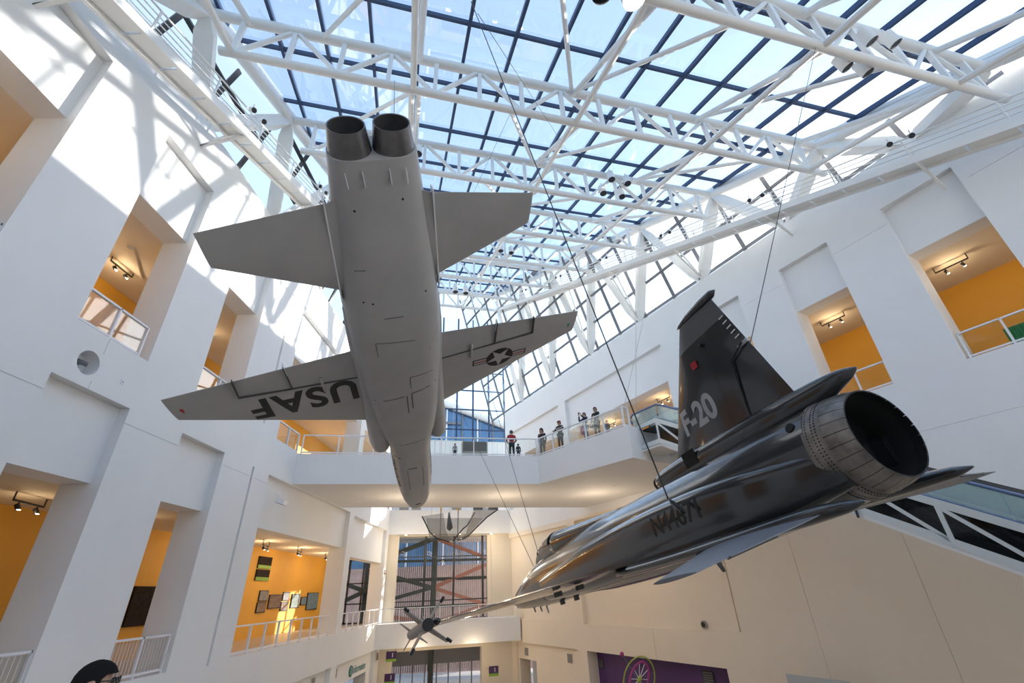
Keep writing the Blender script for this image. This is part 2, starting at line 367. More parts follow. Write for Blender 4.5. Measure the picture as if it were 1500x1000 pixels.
# ------------------------------------------------------------------ V columns between wall tops and edge beams
def vcol(foot, tops, lb, grp):
    t = thing('v_column', lb, 'column', foot, grp)
    for q in tops:
        foot_, q = np.array(foot), np.array(q); d = q - foot_
        mb = MB(); L = np.linalg.norm(d); dn = d / L; a = np.cross(dn, UZ); a /= np.linalg.norm(a); b = np.cross(a, dn)
        rings = []
        for tt, hw in ((0.03, .14), (.16, .31), (.84, .33), (1.0, .16)):
            c = foot_ + d * tt; rings.append([c + a * hw * sx + b * hw * .8 * sy for sx, sy in ((-1, -1), (1, -1), (1, 1), (-1, 1))])
        mb.loft(rings); mb.build('column_leg', M_STEEL, t)
    mb = MB(); mb.obox(np.array(foot) + UZ * .06, v3(.22, 0, 0), v3(0, .22, 0), UZ * .06); mb.build('foot_plate', M_STEEL, t)
    mb = MB(); mb.tube([np.array(foot) + UZ * .3 - v3(.18, .1, 0), np.array(foot) + UZ * .3 + v3(.18, .1, 0)], .09, 10); mb.build('pin', M_GREYM, t, smooth=True, sharp=40)
for k in range(len(TU) - 1):
    u0, u1 = TU[k], TU[k + 1]; um = (u0 + u1) / 2
    for f, side in ((vL, 0), (vR, 1)):
        t0, t1 = PU(u0, f(u0), roofz(u0) - .2), PU(u1, f(u1), roofz(u1) - .2)
        m_ = (t0 + t1) / 2
        ft = v3(XL - .35, m_[1] - .1, WT) if side == 0 else PR(m_ @ DRT + .15, DR + .35, WT)
        if m_[2] > WT + .9:
            vcol(ft, (t0, t1), 'white steel V column standing on the ' + ('sunlit plain white wall' if side == 0 else 'wall over the escalators'), 'V columns on the ' + ('sunlit wall' if side == 0 else 'escalator wall'))

# ------------------------------------------------------------------ side glazing leaning in from the wall tops
def side_glazing(side):
    ex = v3(0, 1, 0) if side == 0 else DRT
    wn = window = thing('window_%d' % (side + 1), 'leaning clerestory glazing with dark bars above the ' + ('sunlit white wall' if side == 0 else 'wall over the escalators'), None,
                        (XL, 15, WT) if side == 0 else tuple(PR(15, DR, WT)), kind='structure')
    def base(s): return v3(XL - .75, s, WT) if side == 0 else PR(s, DR + .75, WT)
    lean = (CX if side == 0 else -CX) * math.tan(R_(14))
    def ztop(s):
        b = base(s)                                   # height of the roof edge on this leaning line
        lo = 0.
        for _ in range(25):
            p = b + (lean + UZ) * lo; u = p @ AX; lo += (roofz(u) + .35 - p[2]) * .9
        return lo
    mullm = M_DARK if side == 0 else M_GREYM
    sp = 2.87; ks = range(-3, 17)
    zlev = [WT + .6 + 2.15 * i for i in range(0, 10)]
    ss = [k * sp + (.2 if side == 0 else .25) for k in ks]
    for s in ss:
        h = ztop(s)
        if h > .4:
            mb = MB(); mb.bar(base(s), base(s) + (lean + UZ) * h, .1, .22, ex); mb.build('mullion', mullm, wn)
    for z in zlev:
        h = z - WT; s0 = next((s for s in np.linspace(ss[0], ss[-1], 200) if ztop(s) > h), None)
        if s0 is not None:
            mb = MB(); mb.bar(base(s0) + (lean + UZ) * h, base(ss[-1]) + (lean + UZ) * h, .2, .1); mb.build('transom', mullm, wn)
    zz = [0.] + [z - WT for z in zlev]
    for i in range(len(ss) - 1):
        for j in range(len(zz)):
            a, b = ss[i], ss[i + 1]; ha, hb = ztop(a), ztop(b); z0 = zz[j]; z1 = zz[j + 1] if j + 1 < len(zz) else 99
            if max(ha, hb) <= z0 + .05: continue
            q = [(a, z0), (b, z0), (b, min(z1, max(hb, z0))), (a, min(z1, max(ha, z0)))]
            mb = MB(); mb.add([base(s) + (lean + UZ) * h for s, h in q], [(0, 1, 2, 3)]); mb.build('pane', G_SIDE, wn, fix=False)
side_glazing(0); side_glazing(1)
# parapet between the wall face and the glazing foot
slab('trim_1', [(XL - 1.3, -9), (XL - .6, -9), (XL - .6, 44.7), (XL - 1.3, 44.7)], WT, WT + .12, M_WALL)
slab('trim_2', [pr2(-10, DR + .6), pr2(42, DR + .6), pr2(42, DR + 1.3), pr2(-10, DR + 1.3)], WT, WT + .12, M_WALL)

# ------------------------------------------------------------------ maintenance catwalks
def catwalk(side):
    if side == 0: f = lambda s, o, z: v3(-10.75 + o, s, 12.15 + .368 * s + z); s0, s1 = -3.5, 42
    else: f = lambda s, o, z: PR(s, 21.25 - o, 13.45 + .384 * s + z); s0, s1 = -5, 40
    t = thing('catwalk', 'sloping white maintenance catwalk hung along the ' + ('sunlit wall' if side == 0 else 'glazing over the escalator wall'), 'catwalk', tuple(f(s0, 0, 0)))
    for o in (-.36, .36):
        mb = MB(); mb.bar(f(s0, o, .15), f(s1, o, .15), .12, .34); mb.build('side_beam', M_STEEL, t)
    n = 34
    for i in range(n):
        a, b = s0 + (s1 - s0) * i / n, s0 + (s1 - s0) * (i + .93) / n
        mb = MB(); mb.bar(f(a, 0, .12), f(b, 0, .12), .62, .05); mb.build('grating_panel', M_STEEL, t)
        if i % 2 == 0:
            for o in (-.38, .38):
                mb = MB(); mb.bar(f(a, o, .2), f(a, o, 1.35), .05, .05); mb.build('rail_post', M_STEEL, t)
    for o in (-.38, .38):
        for h in (.55, .8, 1.05, 1.32):
            mb = MB(); mb.tube([f(s0, o, h), f(s1, o, h)], .022 if h < 1.3 else .035, 6); mb.build('handrail' if h > 1.3 else 'guard_wire', M_STEEL, t)
    for k in range(len(TU) - 1):
        um = (TU[k] + TU[k + 1]) / 2
        p = PU(um, vL(um) if side == 0 else vR(um), 0); s = p[1] if side == 0 else p @ DRT
        if s < s0 or s > s1: continue
        wallp = (v3(XL, s, f(s, 0, 0)[2] - .55) if side == 0 else PR(s, DR, f(s, 0, 0)[2] - .55))
        if wallp[2] > WT: wallp = v3(XL, s, WT + .25) if side == 0 else PR(s, DR + .2, WT + .25)
        mb = MB(); mb.bar(f(s, .4, -.02), wallp, .09, .09); mb.bar(f(s, -.36, 0.), wallp, .09, .09); mb.bar(f(s, .4, 0), f(s, -.4, 0), .09, .09); mb.build('bracket', M_STEEL, t)
catwalk(0); catwalk(1)

# ------------------------------------------------------------------ spotlights on the trusses
M_LENS = mat('dark_lamp_louvre', (.02, .02, .022), .3, metal=.4)
M_LIT = mat('lit_lamp_lens', (1, 1, 1), .4, emit=(1, .95, .85), estr=14)
spot_proto = {}
def spotlight(c, aim, rad=.2, ln=.62, lit=False, lb='white cylindrical spotlight with dark louvre hung on a roof truss', grp='spotlights on the roof trusses'):
    c = np.array(c); aim = np.array(aim, float); aim /= np.linalg.norm(aim)
    t = thing('spotlight', lb, 'spotlight', tuple(c), grp)
    mb = MB(); mb.tube([c, c + aim * ln], rad, 18, caps=False); mb.tube([c - aim * .02, c], [rad * .55, rad], 18); mb.build('housing', M_STEEL, t, smooth=True, sharp=40)
    mb = MB(); mb.tube([c + aim * (ln - .04), c + aim * (ln - .03)], rad * .94, 18); d = mb.build('lens', M_LIT if lit else M_LENS, t)
    if not lit:
        mb = MB(); e1 = np.cross(aim, v3(1, 0, 0)); e1 /= np.linalg.norm(e1); e2 = np.cross(aim, e1); cc = c + aim * (ln - .02)
        for q in (-.5, 0, .5): mb.bar(cc + e1 * rad * q - e2 * rad * .7, cc + e1 * rad * q + e2 * rad * .7, .012, .012)
        mb.build('louvre', M_GREYM, d)
    mb = MB(); mb.tube([c + aim * .1 + v3(0, 0, rad), c + aim * .1 + v3(0, 0, rad + .22)], .03, 6); mb.build('bracket', M_STEEL, t)
def on_u(x, y, u): return hit(x, y, AX * u, AX)
down = v3(.05, -.12, -1)
for px, py in ((1273, 62), (1308, 66), (1238, 100), (1268, 108)): spotlight(on_u(px - 12, py - 15, TU[2] - .35 + (.7 if py > 80 else 0)), v3(.42, .1, -1), .2, .55, lb='white cylindrical spotlight of the four tilted towards the escalator wall', grp='four tilted spotlights')
for px, py in ((870, -5), (915, 5)): spotlight(on_u(px, py - 35, 3.2), v3(.12, .05, -1), .19, .6, lit=px > 900, lb='white cylindrical spotlight ' + ('glowing bright white' if px > 900 else 'with dark face beside the glowing one') + ' high under the skylight')
for px, py in ((897, 270), (920, 276), (885, 290), (912, 295)): spotlight(on_u(px - 4, py - 16, TU[4] + (-.35 if py < 280 else .35)), down, .21, .62, lb='white cylindrical spotlight of the cluster of four pointing straight down', grp='cluster of four spotlights')
for px, py in ((733, 366), (748, 369), (726, 377), (743, 381), (667, 425), (682, 427)): spotlight(on_u(px, py - 6, TU[6] + (-.35 if py < 370 else .35)), down, .21, .62)
for px, py in ((613, 222),): spotlight(on_u(px, py - 6, TU[4] - .3), down, .21, .62, lb='single white spotlight beside the nozzles of the grey jet')
# pairs of small black-faced lamps on the catwalk rails
for k in range(2, len(TU) - 2):
    um = (TU[k] + TU[k + 1]) / 2
    for side in (0, 1):
        p = PU(um, vL(um) if side == 0 else vR(um), 0); s_ = p[1] if side == 0 else p @ DRT
        for ds_ in (-.35, .35):
            c = v3(-10.75 + .535, s_ + ds_, 12.15 + .368 * (s_ + ds_) + 1.25) if side == 0 else PR(s_ + ds_, 21.25 - .535, 13.45 + .384 * (s_ + ds_) + 1.25)
            aim = v3(.75, -.25, -.6) if side == 0 else v3(-.6, -.45, -.6)
            spotlight(c, aim, .11, .26, lb='small white lamp with black face on the rail of the ' + ('sunlit wall catwalk' if side == 0 else 'escalator wall catwalk'), grp='small lamps on the ' + ('sunlit wall catwalk' if side == 0 else 'escalator wall catwalk'))

# ------------------------------------------------------------------ bridge at the upper level
BR = [(-12, 24.6), (1.25, 27.35), (5.6, 22.1), (6.7, 23.0), pr2(16.6, 22.9), pr2(27.0, 22.9), (5.13, 36.9), (-12, 32.3)]
slab('floor_bridge', BR, 5.47, L3, M_WALL)
# end balconies
slab('floor_balcony_end_lower', [pu2(44.6, -.6), pu2(44.6, 11.6), pu2(46.6, 11.3), pu2(46.6, -.1)], -3.6, L2, M_WALL)
slab('floor_gallery_end_upper', [pu2(46.0, -.3), pu2(46.0, 11.4), pu2(54, 11.4), pu2(54, -3)], 5.0, L3, M_WALL)
slab('ceiling_gallery_end_lower', [pu2(47.3, -3), pu2(47.3, 12), pu2(48.2, 12), pu2(48.2, -3)], 4.9, 5.0, M_CREAM_LIT)

# ------------------------------------------------------------------ railings
def railing(pts, z0, lb, grp=None, h=1.1, step=1.5, panel=G_RAIL, bars=False, name='railing'):
    """railing along a polyline: posts, top rail, bottom rail and glass panels"""
    p0 = pts[0]; t = thing(name, lb, 'railing', (p0[0], p0[1], z0), grp)
    for i in range(len(pts) - 1):
        a, b = v3(*pts[i], z0), v3(*pts[i + 1], z0); L = np.linalg.norm(b - a); n = max(1, int(round(L / step))); d = (b - a) / L
        mb = MB(); mb.bar(a + UZ * (h - .03), b + UZ * (h - .03), .09, .06); mb.build('top_rail', M_RAIL, t)
        mb = MB(); mb.bar(a + UZ * .1, b + UZ * .1, .06, .06); mb.build('bottom_rail', M_RAIL, t)
        for k in range(n + 1):
            if k == 0 and i > 0: continue
            q = a + d * (L * k / n); mb = MB(); mb.bar(q, q + UZ * h, .09, .06, d); mb.build('post', M_RAIL, t)
        for k in range(n):
            q0, q1 = a + d * (L * k / n + .06), a + d * (L * (k + 1) / n - .06)
            if panel is not None:
                mb = MB(); mb.bar(q0 + UZ * .58, q1 + UZ * .58, .012, .86); mb.build('panel', panel, t)
            if bars:
                m = max(2, int(np.linalg.norm(q1 - q0) / .14))
                mb = MB()
                for j in range(1, m): qq = q0 + (q1 - q0) * j / m; mb.bar(qq + UZ * .12, qq + UZ * (h - .05), .014, .014)
                mb.build('bars', M_RAIL, t, kind='stuff')
    return t
G_CORR = glass('pale_ribbed_screen', (.93, .93, .93), .2, milky=.1, milk=(.7, .68, .66))
def inset(a, b, t): return (a[0] + (b[0] - a[0]) * t, a[1] + (b[1] - a[1]) * t)
railing([(-11.9, 24.72), (1.2, 27.45)], L3, 'white framed glass railing along the straight front of the bridge', step=2.0)
railing([(1.32, 27.4), (5.5, 22.35), (5.85, 22.62)], L3, 'white framed glass railing on the angled bridge landing before the escalator', step=1.35)
railing([(-11.9, 32.1), (5.0, 36.6)], L3, 'pale panelled railing along the rear of the bridge', step=2.0, panel=glass('white_frosted_panel', (.5, .5, .5), .1, milky=.85, milk=(.82, .82, .8)))
XR = XL - .12
for (a, b, z, lb, st, pn, br) in (
        (5.25, 7.95, L3, 'white railing in the first tall opening of the sunlit wall, upper storey', 1.35, G_CORR, False), (10.5, 12.85, L3, 'white railing in the upper opening above the round porthole', 1.3, G_CORR, False), (15.7, 18.3, L3, 'white railing in the upper opening behind the grey jet wingtip', 1.3, G_RAIL, False),
        (22.2, 24.6, L3, 'short white railing in the upper opening beside the bridge', 1.2, G_RAIL, False), (10.5, 13.2, L2, 'white railing in the lower opening nearest the visitor, wide pier beside it', 1.35, G_RAIL, True), (15.7, 18.2, L2, 'white railing with fine bars in the narrow lower opening below the porthole bay', 1.25, G_CORR, True),
        (22.2, 32.9, L2, 'white railing across the wide opening of the picture gallery', 1.36, None, False), (35.0, 43.8, L2, 'white railing across the opening with the dark glazed wall behind', 1.2, None, False)):
    railing([(XR, a), (XR, b)], z, lb, step=st, panel=pn, bars=br)
for (a, b, lb) in ((2.45, 5.0, 'white railing in front of the green corrugated screen'), (7.62, 10.1, 'white railing in the upper opening behind the dark jet tail'), (19.2, 30.7, 'white railing in the long upper opening beside the bridge landing')):
    railing([pr2(a, DR + .12), pr2(b, DR + .12)], L3, lb, step=1.3, panel=G_RAIL)
railing([pu2(44.7, -.3), pu2(44.7, 11.3)], L2, 'white railing along the end balcony in front of the tall window', step=1.6, panel=None, bars=True)

# green corrugated screen and shelf in the upper right gallery
M_GREEN = mat('green_corrugated_sheet', (.02, .22, .05), .4, noise=.1)
sc = thing('corrugated_screen', 'green corrugated screen standing behind the upper gallery railing', 'screen', tuple(PR(3.5, 24.6, L3)))
mb = MB()
N = 64
prof = [PR(1.2 + 2.9 * i / N, 24.6 + .05 * math.cos(i * math.pi / 2), L3) for i in range(N + 1)]
mb.loft([[p, p + UZ * 1.15] for p in prof], False, False, close=False); mb.build('corrugated_sheet', M_GREEN, sc, smooth=True)
mb = MB(); mb.bar(PR(1.2, 24.66, L3 + 1.17), PR(4.1, 24.66, L3 + 1.17), .06, .05); mb.build('top_edge', M_GREEN, sc)
mb = MB(); mb.prism([PR(2.6, 24.75, L3), PR(2.1, 24.75, L3), PR(2.35, 24.75, L3 + 2.2)], NRT * .3); mb.build('display_cone', M_GREEN, label='green pointed display rising behind the corrugated screen', cat='display')
st = thing('display_bench', 'black and white bench seen behind the upper gallery railing beside green screen', 'bench', tuple(PR(1.6, 24.3, L3)))
mb = MB(); mb.obox(PR(1.6, 24.35, L3 + .75), DRT * .7, NRT * .15, UZ * .08); mb.build('seat', M_BLACK, st)
for q in (1.05, 2.15):
    mb = MB(); mb.obox(PR(q, 24.35, L3 + .34), DRT * .05, NRT * .12, UZ * .34); mb.build('leg', M_RAIL, st)

# ------------------------------------------------------------------ escalators beside the right wall
M_ESC = mat('escalator_steel', (.62, .66, .66), .4, metal=.2)
M_STEP = mat('escalator_step_metal', (.05, .055, .06), .45, metal=.5)
M_BLUE = mat('blue_handrail', (.10, .16, .30), .35)
M_CLAD = mat('escalator_soffit_white', (.72, .71, .69), .5)
G_DARK = glass('smoked_cladding_glass', (.35, .38, .38), 1.2, milky=.25, milk=(.02, .024, .024))
def escalator(d0, lb, hand):
    wd = 1.55; sT, zT = 15.2, 6.95; sl = math.tan(R_(30)); sB = 0.3
    def F(s, d, z): return PR(s, d0 + d, z)
    def zi(s): return zT - (sT - s) * sl                    # floor line on the incline
    t = thing('escalator', lb, 'escalator', tuple(F(sB, wd / 2, zi(sB) - 1)), 'escalators beside the wall')
    # inclined truss box: two glazed sides with white framing
    for d in (0., wd):
        tp, bt = .15, -1.0
        for nm, h, wv in (('top_chord', tp, .2), ('bottom_chord', bt + .12, .22)):
            mb = MB(); mb.bar(F(sB, d, zi(sB) + h), F(sT, d, zi(sT) + h), .12, wv); mb.bar(F(sT, d, zT + h), F(16.6, d, zT + h), .12, wv); mb.build(nm, M_ESC, t)
        n = 8
        for k in range(n + 1):
            s = sB + (sT - sB) * k / n
            mb = MB(); mb.bar(F(s, d, zi(s) + bt), F(s, d, zi(s) + tp), .13, .12, DRT); mb.build('truss_post', M_ESC, t)
            if k < n:
                s2 = sB + (sT - sB) * (k + 1) / n
                mb = MB(); mb.bar(F(s, d, zi(s) + bt + .12), F(s2, d, zi(s2) + tp - .05), .1, .1, DRT) if False else mb.bar(F(s2, d, zi(s2) + tp - .1), F(s, d, zi(s) + bt + .15), .1, .12, NRT)
                mb.build('truss_diagonal', M_ESC, t)
                mb = MB(); sg_ = -.04 if d == 0 else .04
                mb.hexa([F(s + .05, d + sg_ - .006, zi(s + .05) + bt + .1), F(s2 - .05, d + sg_ - .006, zi(s2 - .05) + bt + .1), F(s2 - .05, d + sg_ + .006, zi(s2 - .05) + bt + .1), F(s + .05, d + sg_ + .006, zi(s + .05) + bt + .1),
                         F(s + .05, d + sg_ - .006, zi(s + .05) + tp), F(s2 - .05, d + sg_ - .006, zi(s2 - .05) + tp), F(s2 - .05, d + sg_ + .006, zi(s2 - .05) + tp), F(s + .05, d + sg_ + .006, zi(s + .05) + tp)])
                mb.build('cladding_pane', G_DARK, t)
                if k % 2 == 0:
                    mb = MB(); mb.bar(F(s + .15, d + sg_ * 3, zi(s) + bt - .05), F(s + .15, d + sg_ * 3, zi(s) + tp + .1), .05, .05, DRT); mb.build('clamp_bar', M_BLACK, t)
        # balustrade
        mb = MB(); dd = .16 if d == 0 else wd - .16
        hp = [F(sB, dd, zi(sB) + 1.02), F(sT - .4, dd, zi(sT - .4) + 1.02), F(sT, dd, zT + .98), F(sT + .5, dd, zT + 1.0), F(16.9, dd, zT + 1.0), F(17.05, dd, zT + .9), F(17.1, dd, zT + .72), F(17.0, dd, zT + .55)]
        mb.tube(hp, .05, 8); mb.build('handrail', hand if d == 0 else M_BLACK, t, smooth=True)
        n = 7
        for k in range(n):
            s = sB + (sT - sB) * k / n; s2 = sB + (sT - sB) * (k + .985) / n
            mb = MB(); mb.hexa([F(a, dd + o, zi(a) + h) for h in (.2, 1.0) for (a, o) in ((s, -.006), (s2, -.006), (s2, .006), (s, .006))]); mb.build('balustrade_pane', G_ESC, t)
        mb = MB(); mb.hexa([F(a, dd + o, zT + h) for h in (.2, .98) for (a, o) in ((sT + .05, -.006), (16.95, -.006), (16.95, .006), (sT + .05, .006))]); mb.build('balustrade_pane', G_ESC, t)
        mb = MB(); mb.bar(F(sB, d + (.08 if d == 0 else -.08), zi(sB) + .24), F(sT, d + (.08 if d == 0 else -.08), zi(sT) + .24), .2, .1); mb.build('deck_strip', M_BLUE if d == 0 else M_ESC, t)
    mb = MB(); mb.bar(F(sB, wd / 2, zi(sB) - 1.06), F(sT, wd / 2, zi(sT) - 1.06), wd + .1, .1); mb.bar(F(sT - .1, wd / 2, zT - 1.06), F(16.6, wd / 2, zT - 1.06), wd + .1, .1); mb.build('soffit', M_CLAD, t)
    n = 44
    for k in range(n):
        s = sB + .3 + (sT - sB - .3) * k / n
        mb = MB(); mb.obox(F(s, wd / 2, zi(s) + .02), DRT * .19, NRT * .5, UZ * .09); mb.build('step', M_STEP, t)
    mb = MB(); mb.box((0, 0, 0), (0, 0, 0)); mb = MB(); mb.obox(F((sT + 16.6) / 2, wd / 2, zT + .05), DRT * .7, NRT * .5, UZ * .03); mb.build('comb_plate', M_STEP, t)
escalator(16.75, 'escalator with blue handrail and white braced sides below the dark jet tail', M_BLUE)
escalator(18.75, 'escalator with black handrails running behind the one with a blue handrail', M_BLACK)

# ------------------------------------------------------------------ tall end window with mullions, louvre screen and steel frame outside
end_win = thing('window_3', 'tall end window with dark bars above the lower balcony', None, tuple(PU(46.9, 5, L2)), kind='structure')
def EU(v, z, u=46.9): return PU(u, v, z)
for v, wv in ((3.4, .1), (6.05, .12), (8.75, .24)):
    mb = MB(); mb.bar(EU(v, -3.6), EU(v, 4.9), wv, .16, CX); mb.build('mullion', M_DARK, end_win)
for z in (4.9 - 1.75, 3.05 - 1.75, 1.35 - 1.75, L2 + .06):
    mb = MB(); mb.bar(EU(.95, z), EU(9.15, z), .1, .09); mb.build('transom', M_DARK, end_win)
vv = [.95, 3.4, 6.05, 8.75, 9.15]; zz = [L2, -.4, 1.3, 3.15, 4.9]
for i in range(4):
    for j in range(4):
        mb = MB(); mb.add([EU(vv[i], zz[j], 46.95), EU(vv[i + 1], zz[j], 46.95), EU(vv[i + 1], zz[j + 1], 46.95), EU(vv[i], zz[j + 1], 46.95)], [(0, 1, 2, 3)]); mb.build('pane', G_SIDE, end_win, fix=False)
M_RUST = mat('red_oxide_steel', (.36, .15, .11), .6, noise=.2)
M_DKST = mat('dark_green_steel', (.05, .06, .055), .6, noise=.2)
M_SLAT = mat('pale_terracotta_louvre', (.62, .47, .40), .7, noise=.1)
lou = thing('louver_screen', 'screen of pale upright louvre slats outside the tall end window', 'screen', tuple(PU(51, 6, -8)))
for k in range(58):
    v = -1.2 + .2 * k
    mb = MB(); mb.bar(PU(51.2, v, -6), PU(51.2, v, 6.6), .05, .12, AX); mb.build('slat', M_SLAT if k > 28 else M_DKST, lou)
for z in (-2.2, 1.4, 5.6):
    mb = MB(); mb.bar(PU(51.05, -1.3, z), PU(51.05, 10.5, z), .08, .3); mb.build('rail', M_DKST, lou)
sframe = thing('steel_frame', 'braced frame of dark and red steel outside the tall end window', 'frame', tuple(PU(49.8, 5, -8)))
def brace(p, q, w, m, lb, par=None): mb = MB(); mb.bar(p, q, w, w); mb.build('steel_brace', m, par or sframe)
XB = 'diagonal steel brace of the frame outside the end window'
for (va, za, vb, zb, w_, m) in ((0, 3.4, 4.5, 5.0, .4, M_DKST), (4.5, 5.0, 9.5, 3.2, .3, M_RUST), (0, 1.9, 4.6, .6, .34, M_DKST), (4.6, .7, 9.9, 2.6, .34, M_RUST), (0, -.3, 4.6, .7, .3, M_DKST), (4.6, .6, 9.8, -1.0, .3, M_RUST), (0, -1.4, 5.2, -2.4, .3, M_RUST), (4.4, -2.3, 9.9, -.9, .28, M_RUST),
                               ):
    brace(PU(49.8, va, za), PU(49.8, vb, zb), w_, m, XB)
brace(PU(49.8, 4.55, -8), PU(49.8, 4.55, 6.5), .42, M_DKST, 'dark upright steel post of the frame outside the end window')
for z in (3.0, -.9): brace(PU(49.9, 0, z), PU(49.9, 10, z), .22, M_DKST, 'dark level steel member of the frame outside the end window')
# glazed far end of the lower gallery
lw = thing('window_4', 'dark barred glazing behind the railing at the far end of the gallery', None, (-15.2, 46, L2), kind='structure')
for x in (-17.0, -15.7, -14.4, -13.1):
    mb = MB(); mb.bar((x, 46.1, L2), (x, 46.1, 3.2), .12, .16, v3(0, 1, 0)); mb.build('mullion', M_DARK, lw)
for z in (L2 + .05, -.4, 1.2, 3.1):
    mb = MB(); mb.bar((-17.1, 46.1, z), (-13.0, 46.1, z), .16, .1); mb.build('transom', M_DARK, lw)
for x in (-17.0, -15.7, -14.4):
    mb = MB(); mb.add([(x, 46.15, L2), (x + 1.3, 46.15, L2), (x + 1.3, 46.15, 3.2), (x, 46.15, 3.2)], [(0, 1, 2, 3)]); mb.build('pane', G_SIDE, lw, fix=False)
sframe2 = thing('steel_frame', 'dark braced steel frame outside the far gallery glazing', 'frame', (-14.9, 48.4, -8))
for a, b, lb in (((-20, 48.2, -1.5), (-13.7, 48.2, 1.0), 'dark steel brace rising outside the gallery glazing'), ((-20, 48.5, 2.4), (-13.7, 48.5, .2), 'dark steel brace falling outside the gallery glazing'), ((-14.9, 48.8, -8), (-14.9, 48.8, 4), 'dark steel post outside the gallery glazing')): brace(a, b, .34, M_DKST, lb, sframe2)
mb = MB(); mb.box((-34, 66, -8), (22, 66.4, 3.4)); mb.build('brick_terrace', mat('salmon_masonry', (.44, .28, .23), .8, noise=.25, nscale=2), label='salmon coloured masonry wall across the court outside the end windows', cat='wall')
uw = thing('wall_end_upper', 'white boarded wall at the back of the upper end gallery', None, tuple(PU(52.4, 5, L3)), kind='structure')
for k in range(26):
    mb = MB(); v = -3.2 + .62 * k; mb.obox(PU(52.5, v + .3, (L3 + 15.7) / 2), CX * .3, AX * .1, UZ * (15.7 - L3) / 2); mb.build('board', M_WALL, uw)
mb = MB(); mb.bar(PU(52.55, -3.3, 15.75), PU(52.55, 12.9, 15.75), .4, .1); mb.build('coping', M_STEEL, uw)
# upper end glazing and the building across the plaza
up_win = thing('window_5', 'blue barred glazing closing the hall above the upper end gallery', None, tuple(PU(53, 4, L3)), kind='structure')
for k in range(9):
    v = -3.2 + 2.0 * k
    mb = MB(); mb.bar(PU(53, v, L3), PU(53, v, 33), .12, .2, CX); mb.build('mullion', M_NAVY, up_win)
for z in [L3 + .1 + 2.55 * j for j in range(10)]:
    mb = MB(); mb.bar(PU(53, -3.2, z), PU(53, 12.8, z), .12, .14); mb.build('transom', M_NAVY, up_win)
for k in range(8):
    for j in range(10):
        mb = MB(); v = -3.2 + 2 * k; z = L3 + .1 + 2.55 * j; mb.add([PU(53, v, z), PU(53, v + 2, z), PU(53, v + 2, z + 2.55), PU(53, v, z + 2.55)], [(0, 1, 2, 3)]); mb.build('pane', G_SIDE, up_win, fix=False)
bl = thing('glass_building', 'blue glass building with curved roof across the plaza beyond the bridge', 'building', tuple(PU(85, 0, -8)))
M_BGL = mat('blue_building_glass', (.10, .20, .34), .15, metal=.3, noise=.2, nscale=.4)
mb = MB(); prof = [PU(85, -30 + 3 * i, 33.6 - .72 * abs(i - 11.2) ** 1.15) for i in range(0, 26)]
mb.loft([[PU(85, -30 + 3 * i, -8), prof[i], prof[i] + AX * 20, PU(105, -30 + 3 * i, -8)] for i in range(26)]); mb.build('body', M_BGL, bl)
mb = MB(); mb.tube([p + UZ * .4 - AX * .6 for p in prof], .7, 8); mb.build('roof_edge', M_STEEL, bl, smooth=True)
for i in range(0, 26):
    mb = MB(); mb.bar(PU(84.8, -30 + 3 * i, -8), prof[i] - AX * .2, .25, .3, AX); mb.build('fin', M_STEEL if i % 2 else M_GREYM, bl)
for z in (14, 20, 25, 29):
    mb = MB(); mb.bar(PU(84.7, -29 + max(0, z - 20) * 1.2, z), PU(84.7, 44 - max(0, z - 12) * 1.9, z), .2, .5); mb.build('floor_band', M_RUST if z == 25 else M_GREYM, bl)
# entrance below the end balcony
ent = thing('door_1', 'row of glazed entrance doors below the end balcony', None, tuple(PU(50, 5, -8)), kind='structure')
for k in range(8):
    v = .9 + 1.05 * k
    mb = MB(); mb.bar(PU(50, v, -8), PU(50, v, -5.3), .09, .1, CX); mb.build('door_frame', M_GREYM, ent)
    if k < 7: mb = MB(); mb.add([PU(50, v, -8), PU(50, v + 1.05, -8), PU(50, v + 1.05, -5.4), PU(50, v, -5.4)], [(0, 1, 2, 3)]); mb.build('door_pane', G_SIDE, ent, fix=False)
mb = MB(); mb.bar(PU(50, .5, -4.7), PU(50, 9, -4.7), .3, 1.3); mb.build('header', M_GREYM, ent)
mb = MB(); mb.bar(PU(48.5, .5, -3.9), PU(48.5, 9.5, -3.9), 2.6, .12); mb.build('door_canopy', M_CREAM_LIT, ent)
# ------------------------------------------------------------------ aircraft helpers (local axes: x starboard, y nose, z up)
def hermite(xs, ys, x):
    xs = np.array(xs, float); ys = np.array(ys, float); i = int(np.clip(np.searchsorted(xs, x) - 1, 0, len(xs) - 2))
    def sl(k):
        if k <= 0 or k >= len(xs) - 1: k0, k1 = max(k - 1, 0), min(k + 1, len(xs) - 1); return (ys[k1] - ys[k0]) / (xs[k1] - xs[k0])
        a = (ys[k] - ys[k - 1]) / (xs[k] - xs[k - 1]); b = (ys[k + 1] - ys[k]) / (xs[k + 1] - xs[k])
        return 0. if a * b <= 0 else 2 * a * b / (a + b)
    h = xs[i + 1] - xs[i]; t = (x - xs[i]) / h; m0, m1 = sl(i) * h, sl(i + 1) * h
    return (2 * t ** 3 - 3 * t ** 2 + 1) * ys[i] + (t ** 3 - 2 * t ** 2 + t) * m0 + (-2 * t ** 3 + 3 * t ** 2) * ys[i + 1] + (t ** 3 - t ** 2) * m1
